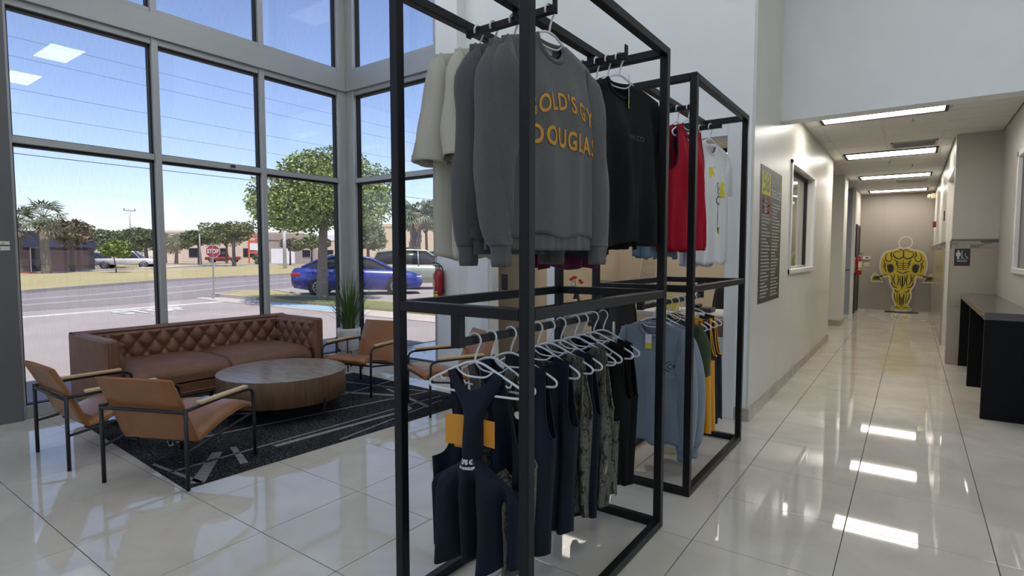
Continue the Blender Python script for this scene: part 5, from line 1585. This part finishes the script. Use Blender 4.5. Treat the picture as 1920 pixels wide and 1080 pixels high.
# ---- muscle man photo board at the end of the hall
M['boardwhite'] = mat('cream board edge', (.62, .60, .50), .6)
M['figye'] = mat('yellow print', (.52, .40, .03), .6, var=.1, scale=8)
M['figbk'] = mat('black print', (.022, .018, .012), .6)
t = thing('photo_board', 'yellow muscle man cut-out board with a face hole', 'cutout board', (-.165, 16.35, 0))
SCL = .00195
def cv(x, y): return ((x - 350) * SCL, (950 - y) * SCL + .05)
half = [(0, 205), (22, 185), (42, 172), (62, 198), (120, 214), (165, 222), (196, 245), (215, 285), (226, 335), (231, 395), (226, 450), (212, 490), (222, 515), (196, 535), (165, 532), (134, 522), (127, 560), (118, 620), (96, 668), (78, 700), (88, 745), (87, 790), (68, 840), (52, 880), (66, 905), (98, 935), (92, 942), (0, 942)]
def full(h): return [cv(350 + dx, y) for dx, y in h] + [cv(350 - dx, y) for dx, y in h[::-1] if dx > 0]
def inflate(poly, d):
    n = len(poly); ar = sum(poly[i][0] * poly[(i + 1) % n][1] - poly[(i + 1) % n][0] * poly[i][1] for i in range(n)); sg_ = 1 if ar > 0 else -1
    out = []
    for i in range(n):
        a = Vector((*poly[i - 1], 0)); b = Vector((*poly[(i + 1) % n], 0)); d_ = (b - a).normalized(); out.append((poly[i][0] + d_.y * d * sg_, poly[i][1] - d_.x * d * sg_))
    return out
fig = full(half)
bd = MB().prism(inflate(fig, .026), .010, FN)
hd = [cv(366 + 68 * cos(a), 112 + 72 * sin(a)) for a in [rad(k * 15) for k in range(24)]]
bd.tube([FN @ Vector((x, z, .005)) for x, z in hd], .014, 4, closed=True)
fan = [[(60, 490), (88, 520), (110, 545), (148, 592), (32, 590), (30, 555)], [(640, 488), (612, 520), (590, 545), (552, 592), (672, 592), (675, 555)]]
for fn_ in fan: bd.prism(inflate([cv(*p) for p in fn_], .024), .010, FN)
for sx_ in (0, 1):
    q = [(95, 525), (150, 500), (162, 530), (108, 556)]
    bd.prism([cv(700 - x, y) if sx_ else cv(x, y) for x, y in q], .010, FN)
bd.build('board', M['boardwhite'], t)
mb = MB().prism(fig, .001, FN, .0102)
for fn_ in fan: mb.prism([cv(*p) for p in fn_], .001, FN, .0102)
mb.build('figure_print', M['figye'], t)
def stroke(pts, w=4.5):
    ink = MB()
    P = [Vector((*cv(*p), 0)) for p in catmull([(p[0], p[1], 0) for p in pts], 4) for p in [(p.x, p.y)]]
    for i in range(len(P) - 1):
        d = (P[i + 1] - P[i]); 
        if d.length < 1e-6: continue
        nn = Vector((-d.y, d.x, 0)).normalized() * w * SCL * (.6 + .6 * sin(pi * (i + .5) / (len(P) - 1)))
        ink.prism([(q.x, q.y) for q in (P[i] + nn, P[i + 1] + nn, P[i + 1] - nn, P[i] - nn)], .0006, FN, .0114)
    ink.build('muscle_line', M['figbk'], t)
def both(pts, w=4.5):
    stroke(pts, w); stroke([(700 - x, y) for x, y in pts], w)
for s_ in (-1, 1):
    MB().prism([cv(350 + s_ * (125 + 34 * cos(a)), 430 + 56 * sin(a)) for a in [rad(k * 24) for k in range(15)]], .0006, FN, .0114).build('dark_gap', M['figbk'], t)
both([(352, 215), (352, 300)], 4); both([(245, 250), (262, 290), (310, 312), (348, 285)], 7); both([(245, 250), (275, 222), (320, 225)], 4); both([(235, 225), (222, 262), (240, 300)], 6)
both([(185, 250), (168, 300), (190, 345), (225, 335), (232, 300)], 5); both([(150, 320), (160, 370), (145, 430)], 4); both([(175, 360), (165, 420), (178, 480)], 5); both([(200, 370), (185, 420)], 4)
both([(262, 320), (285, 350), (280, 400)], 5); both([(300, 340), (296, 385), (302, 440)], 4); stroke([(352, 330), (352, 450)], 4)
for y in (365, 392, 418, 444): both([(305, y), (348, y + 3)], 3.2)
both([(285, 460), (320, 480), (350, 490)], 5); both([(232, 505), (250, 560), (245, 630)], 4); both([(270, 500), (262, 570), (280, 640)], 5); both([(300, 505), (310, 570), (300, 650)], 5); both([(330, 520), (325, 590), (340, 650)], 5); both([(350, 520), (350, 680)], 5)
both([(235, 610), (262, 655), (300, 668)], 6); both([(275, 690), (290, 715), (325, 720)], 5); both([(270, 740), (280, 800), (300, 860)], 4); both([(300, 735), (305, 800), (312, 870)], 4); both([(328, 740), (330, 800), (330, 880)], 6); both([(345, 780), (344, 900)], 4); both([(265, 915), (310, 910), (330, 935)], 3.5); both([(150, 505), (180, 510), (200, 500)], 4); both([(100, 545), (160, 515)], 4)
for k in range(5): both([(40 + k * 24, 588), (52 + k * 14, 560), (62 + k * 7, 530)], 5)
both([(305, 205), (335, 200), (350, 215)], 5)
MB().lathe([(.34, 0), (.34, .016), (.32, .024)], 40, ay=.32).build('base', M['blackpl'], t)
MB().box((-.12, -.012, .022), (.12, .004, .075), .003).build('clear_socket', M['boardwhite'], t)
# ---- small wall and ceiling fittings
def simple(name, label, cat, loc, parts, rz=0.0):
    t = thing(name, label, cat, loc, rz)
    for nm, mb, m in parts: mb.build(nm, M[m], t)
    return t
M['beigepl'] = mat('beige plastic', (.50, .42, .28), .5)
simple('light_switch', 'beige double switch plate on the office partition', 'light switch', (-4.203, 5.75, 1.10), [('plate', MB().box((-.06, -.006, 0), (.06, 0, .115), .003), 'beigepl'), ('toggle', MB().box((-.03, -.016, .045), (-.02, -.004, .07), .002), 'labelwh'), ('toggle', MB().box((.02, -.016, .045), (.03, -.004, .07), .002), 'labelwh')])
simple('light_switch', 'beige switch plate low on the taupe end wall', 'light switch', (-.935, 16.893, 1.08), [('plate', MB().box((-.06, -.006, 0), (.06, 0, .12), .003), 'beigepl'), ('toggle', MB().box((-.008, -.016, .045), (.008, -.004, .075), .002), 'beigepl')])
simple('thermostat', 'white thermostat above the beige switch on the end wall', 'thermostat', (-.935, 16.893, 1.27), [('case', MB().box((-.08, -.03, 0), (.08, 0, .075), .006), 'labelwh'), ('display', MB().box((-.04, -.032, .03), (.04, -.029, .06)), 'blackpl')])
simple('fire_alarm', 'red fire alarm on the right hall wall', 'fire alarm', (.41, 15.56, 2.0), [('case', MB().box((-.06, -.06, 0), (0, .06, .13), .008), 'extred'), ('strobe', MB().box((-.085, -.03, .03), (-.055, .03, .10), .006), 'labelwh')])
simple('room_sign', 'small black square sign on the right hall wall', 'sign', (.41, 11.5, 1.95), [('plate', MB().box((-.012, -.1, 0), (0, .1, .16), .003), 'blackpl'), ('symbol', MB().box((-.0135, -.03, .04), (-.0115, .03, .12)), 'signwhite')])
simple('emergency_light', 'twin-lamp emergency light high on the right hall wall', 'emergency light', (.41, 16.4, 2.70), [('case', MB().box((-.09, -.15, 0), (0, .15, .12), .01), 'beigepl'), ('lamp', MB().ball((-.12, -.09, .06), .045), 'beigepl'), ('lamp', MB().ball((-.12, .09, .06), .045), 'beigepl')])
for k, (x, y) in enumerate(((-.044, 7.72), (-.349, 11.0), (-.047, 11.6))):
    lb = ('sprinkler head nearest the soffit on the hall ceiling', 'sprinkler head between the middle ceiling lights, left one', 'sprinkler head between the middle ceiling lights, right one')[k]
    simple('sprinkler', lb, 'sprinkler', (x, y, 2.93), [('rose', MB().lathe([(.03, -.012), (.04, -.003), (.04, 0)], 16), 'chrome'), ('stem', MB().lathe([(.009, -.05), (.009, -.01)], 8), 'chrome'), ('deflector', MB().lathe([(.022, -.055), (.022, -.05)], 12), 'chrome')])
def vent(label, x, y, w=.52, d=.46):
    t = thing('air_vent', label, 'air vent', (x, y, 2.914))
    fr = MB()
    for lo, hi in (((-w / 2, -d / 2, -.012), (w / 2, -d / 2 + .03, .004)), ((-w / 2, d / 2 - .03, -.012), (w / 2, d / 2, .004)), ((-w / 2, -d / 2, -.012), (-w / 2 + .03, d / 2, .004)), ((w / 2 - .03, -d / 2, -.012), (w / 2, d / 2, .004))): fr.box(lo, hi, .002)
    fr.build('frame', M['alu'], t)
    MB().box((-w / 2 + .03, -d / 2 + .03, -.001), (w / 2 - .03, d / 2 - .03, .003)).build('backing', M['gasket'], t)
    for k in range(9):
        yy = lerp(-d / 2 + .05, d / 2 - .05, k / 8)
        MB().box((-w / 2 + .03, -.014, -.002), (w / 2 - .03, .014, .002), 0, Matrix.Translation((0, yy, -.006)) @ Matrix.Rotation(.6, 4, 'X')).build('slat', M['alu'], t)
vent('slatted air vent before the second hall light', -.03, 9.45)
vent('slatted air vent before the last hall light', -.06, 14.2)
simple('label_sticker', 'white and yellow sticker on the grey window column', 'sticker', (-6.062, 1.235, 1.44), [('paper', MB().box((0, 0, 0), (.0012, .09, .075)), 'labelwh'), ('yellow_dot', MB().lathe([(.011, 0), (.011, .0006)], 12, M=Matrix.Translation((.0012, .05, .058)) @ Matrix.Rotation(pi / 2, 4, 'Y')), 'labelye'), ('black_band', MB().box((.0012, 0, .035), (.0018, .09, .045)), 'blackpl'), ('black_mark', MB().box((.0012, .008, .006), (.0018, .03, .028)), 'blackpl')])
# dark door and hand dispenser at the far left of the hall
d1 = struct('door_1', 'dark door at the far left of the hall')
M['darkdoor'] = mat('dark brown door', (.02, .018, .018), .4)
MB().box((-1.115, 15.5, 0), (-1.085, 16.45, 2.05), .004).build('leaf', M['darkdoor'], d1)
for lo, hi in (((-1.12, 15.44, 0), (-1.07, 15.5, 2.11)), ((-1.12, 16.45, 0), (-1.07, 16.51, 2.11)), ((-1.12, 15.44, 2.05), (-1.07, 16.51, 2.11))): MB().box(lo, hi, .003).build('door_frame', M['darkdoor'], d1)
MB().tube([(-1.085, 15.58, 1.0), (-1.03, 15.58, 1.0), (-1.03, 15.70, 1.0)], .01, 6).build('door_handle', M['chrome'], d1)
simple('wall_hook', 'dark lever fitting on the blue side wall of the hall', 'fitting', (-1.30, 15.15, 1.02), [('plate', MB().box((-.05, -.012, -.06), (.05, 0, .06), .003), 'blackpl'), ('lever', MB().tube([(0, -.01, .02), (0, -.06, .02), (.13, -.06, .02)], .014, 7), 'blackpl')])
simple('waste_bin', 'small dark bin on the hall floor by the pier', 'bin', (-1.32, 13.6, 0), [('tub', MB().lathe([(.09, 0), (.11, .26), (.10, .26), (.085, .02)], 18), 'blackpl'), ('rim', MB().lathe([(.11, .255), (.115, .262), (.11, .27)], 18), 'blackpl')])
# ---- office contents
M['deskwhite'] = mat('white desk laminate', (.62, .62, .64), .4)
M['cardboard'] = mat('white cardboard', (.55, .55, .56), .7)
M['brownbox'] = mat('brown cardboard', (.16, .085, .05), .8)
M['flower'] = mat('red petals', (.50, .02, .03), .6)
M['stemgreen'] = mat('green stems', (.03, .08, .02), .6)
M['bluepl'] = mat('blue plastic', (.05, .13, .30), .4)
t = thing('desk', 'white office desk behind the farther rack', 'desk', (-2.55, 6.35, 0))
MB().box((-1.05, -.35, .71), (1.1, .35, .765), .004).build('desk_top', M['deskwhite'], t)
for x in (-1.0, 1.0): MB().box((x - .02, -.33, 0), (x + .02, .33, .71), .003).build('side_panel', M['deskwhite'], t)
def ochair(label, loc, rz):
    t = thing('office_chair', label, 'office chair', loc, rz)
    MB().box((-.24, -.24, .42), (.24, .24, .50), .03).build('seat', M['blackpl'], t)
    def fn(u, v):
        x = lerp(-.23, .23, u) * (1 - .25 * v ** 3); return (x, .24 + .05 * (2 * u - 1) ** 2 * -1 + .06 * v, .55 + .48 * v)
    MB().grid(fn, 12, 10).build('backrest', M['blackpl'], t, solid=.04)
    MB().tube([(0, .2, .45), (0, .27, .50), (0, .28, .7)], .02, 6).build('back_bar', M['chrome'], t)
    MB().lathe([(.025, .08), (.025, .42)], 10).build('column', M['chrome'], t)
    for k in range(5):
        a = k * 2 * pi / 5; MB().tube([(0, 0, .10), (.28 * cos(a), .28 * sin(a), .07)], .018, 6).build('base_arm', M['chrome'], t)
        MB().ball((.28 * cos(a), .28 * sin(a), .032), .031, 8, 5).build('caster', M['blackpl'], t)
ochair('black office chair in front of the white desk', (-2.62, 5.62, 0), rad(200))
ochair('black office chair behind the right end of the desk', (-1.78, 7.05, 0), rad(10))
ochair('black office chair behind the left end of the desk', (-3.55, 7.0, 0), rad(-10))
t = thing('flower_vase', 'red flowers in a vase on the office desk', 'vase', (-3.47, 6.25, .765))
MB().lathe([(.035, 0), (.05, .05), (.03, .14), (.035, .15)], 14).build('vase', M['blackpl'], t)
rnd = random.Random(5)
for k in range(7):
    a = rnd.uniform(0, 6.28); e = (cos(a) * .07, sin(a) * .07, rnd.uniform(.22, .36))
    st = MB().tube([(0, 0, .12), (e[0] * .4, e[1] * .4, .2), e], .003, 5).build('stem', M['stemgreen'], t)
    MB().ball(e, (.026, .026, .02), 8, 5).build('bloom', M['flower'] if k < 5 else M['deskwhite'], st)
simple('cup', 'small cream cup on the desk edge', 'cup', (-3.40, 6.08, .765), [('body', MB().lathe([(.025, 0), (.032, .075), (.028, .075), (.022, .006)], 16), 'labelwh'), ('rim', MB().lathe([(.032, .07), (.034, .076), (.031, .08)], 16), 'labelwh')])
simple('carton', 'yellow carton on the office desk', 'box', (-2.23, 6.28, .765), [('carton_body', MB().box((-.07, -.05, 0), (.07, .05, .16), .003), 'labelye'), ('flap', MB().box((-.07, -.052, .12), (.07, -.049, .165)), 'labelye')])
simple('desk_phone', 'black desk phone on the right desk end', 'phone', (-1.87, 6.3, .765), [('phone_base', MB().box((-.1, -.1, 0), (.1, .1, .05), .01), 'blackpl'), ('handset', MB().box((-.095, -.09, .05), (-.045, .09, .085), .012), 'blackpl')])
t = thing('ladder_shelf', 'leaning metal easel frame against the office back wall', 'easel', (-3.7, 9.25, 0))
for s_ in (-1, 1): MB().tube([(s_ * .22, -.35, 0), (s_ * .12, .10, 1.55)], .022, 4).build('rail', M['chrome'], t)
for k in range(5): MB().box((-.2 + .02 * k, -.32 + k * .075, .25 + k * .27), (.2 - .02 * k, -.27 + k * .075, .27 + k * .27)).build('rung', M['chrome'], t)
simple('spray_bottle', 'white and blue bottle standing on the desk', 'bottle', (-2.43, 6.5, .765), [('bottle_body', MB().lathe([(.035, 0), (.04, .02), (.04, .2), (.02, .27), (.015, .3)], 16), 'bluepl'), ('cap', MB().lathe([(.018, .3), (.018, .36)], 12), 'labelwh'), ('label', MB().lathe([(.041, .05), (.041, .15)], 16), 'labelwh')])
def carton(label, loc, sx, sy, h, m):
    t = thing('carton', label, 'box', loc)
    o = MB().box((-sx / 2, -sy / 2, 0), (sx / 2, sy / 2, h), .003).build('carton_body', M[m], t)
    MB().box((-sx / 2 - .0005, -.02, h), (sx / 2 + .0005, .02, h + .001)).build('tape', M['beigepl'], t)
    if m == 'cardboard':
        for q in range(3):
            lb = MB().box((-.06, -sy / 2 - .0015, h * (.12 + q * .30)), (.06, -sy / 2, h * (.12 + q * .30) + .06)).build('label', M['labelwh'], o)
            bc = MB(); x = -.05
            while x < .05:
                w = rnd.choice((.002, .004, .006)); bc.box((x, -sy / 2 - .002, h * (.12 + q * .30) + .012), (x + w, -sy / 2 - .0014, h * (.12 + q * .30) + .045)); x += w + rnd.choice((.003, .005))
            bc.build('barcode', M['print_bk'], t)
carton('white carton with bar code labels, bottom of the stack', (-1.47, 5.45, 0), .30, .35, .33, 'cardboard')
carton('white carton with bar code labels, on top of the other white carton', (-1.47, 5.45, .332), .30, .35, .31, 'cardboard')
carton('brown carton crowning the stack of white cartons', (-1.48, 5.45, .644), .28, .33, .14, 'brownbox')
simple('storage_bin', 'white open storage bin on the office floor', 'bin', (-2.98, 6.0, 0), [('bin_body', MB().box((-.16, -.12, 0), (.16, .12, .36), .01), 'deskwhite'), ('rim', MB().box((-.17, -.13, .36), (.17, .13, .385), .006), 'deskwhite')])
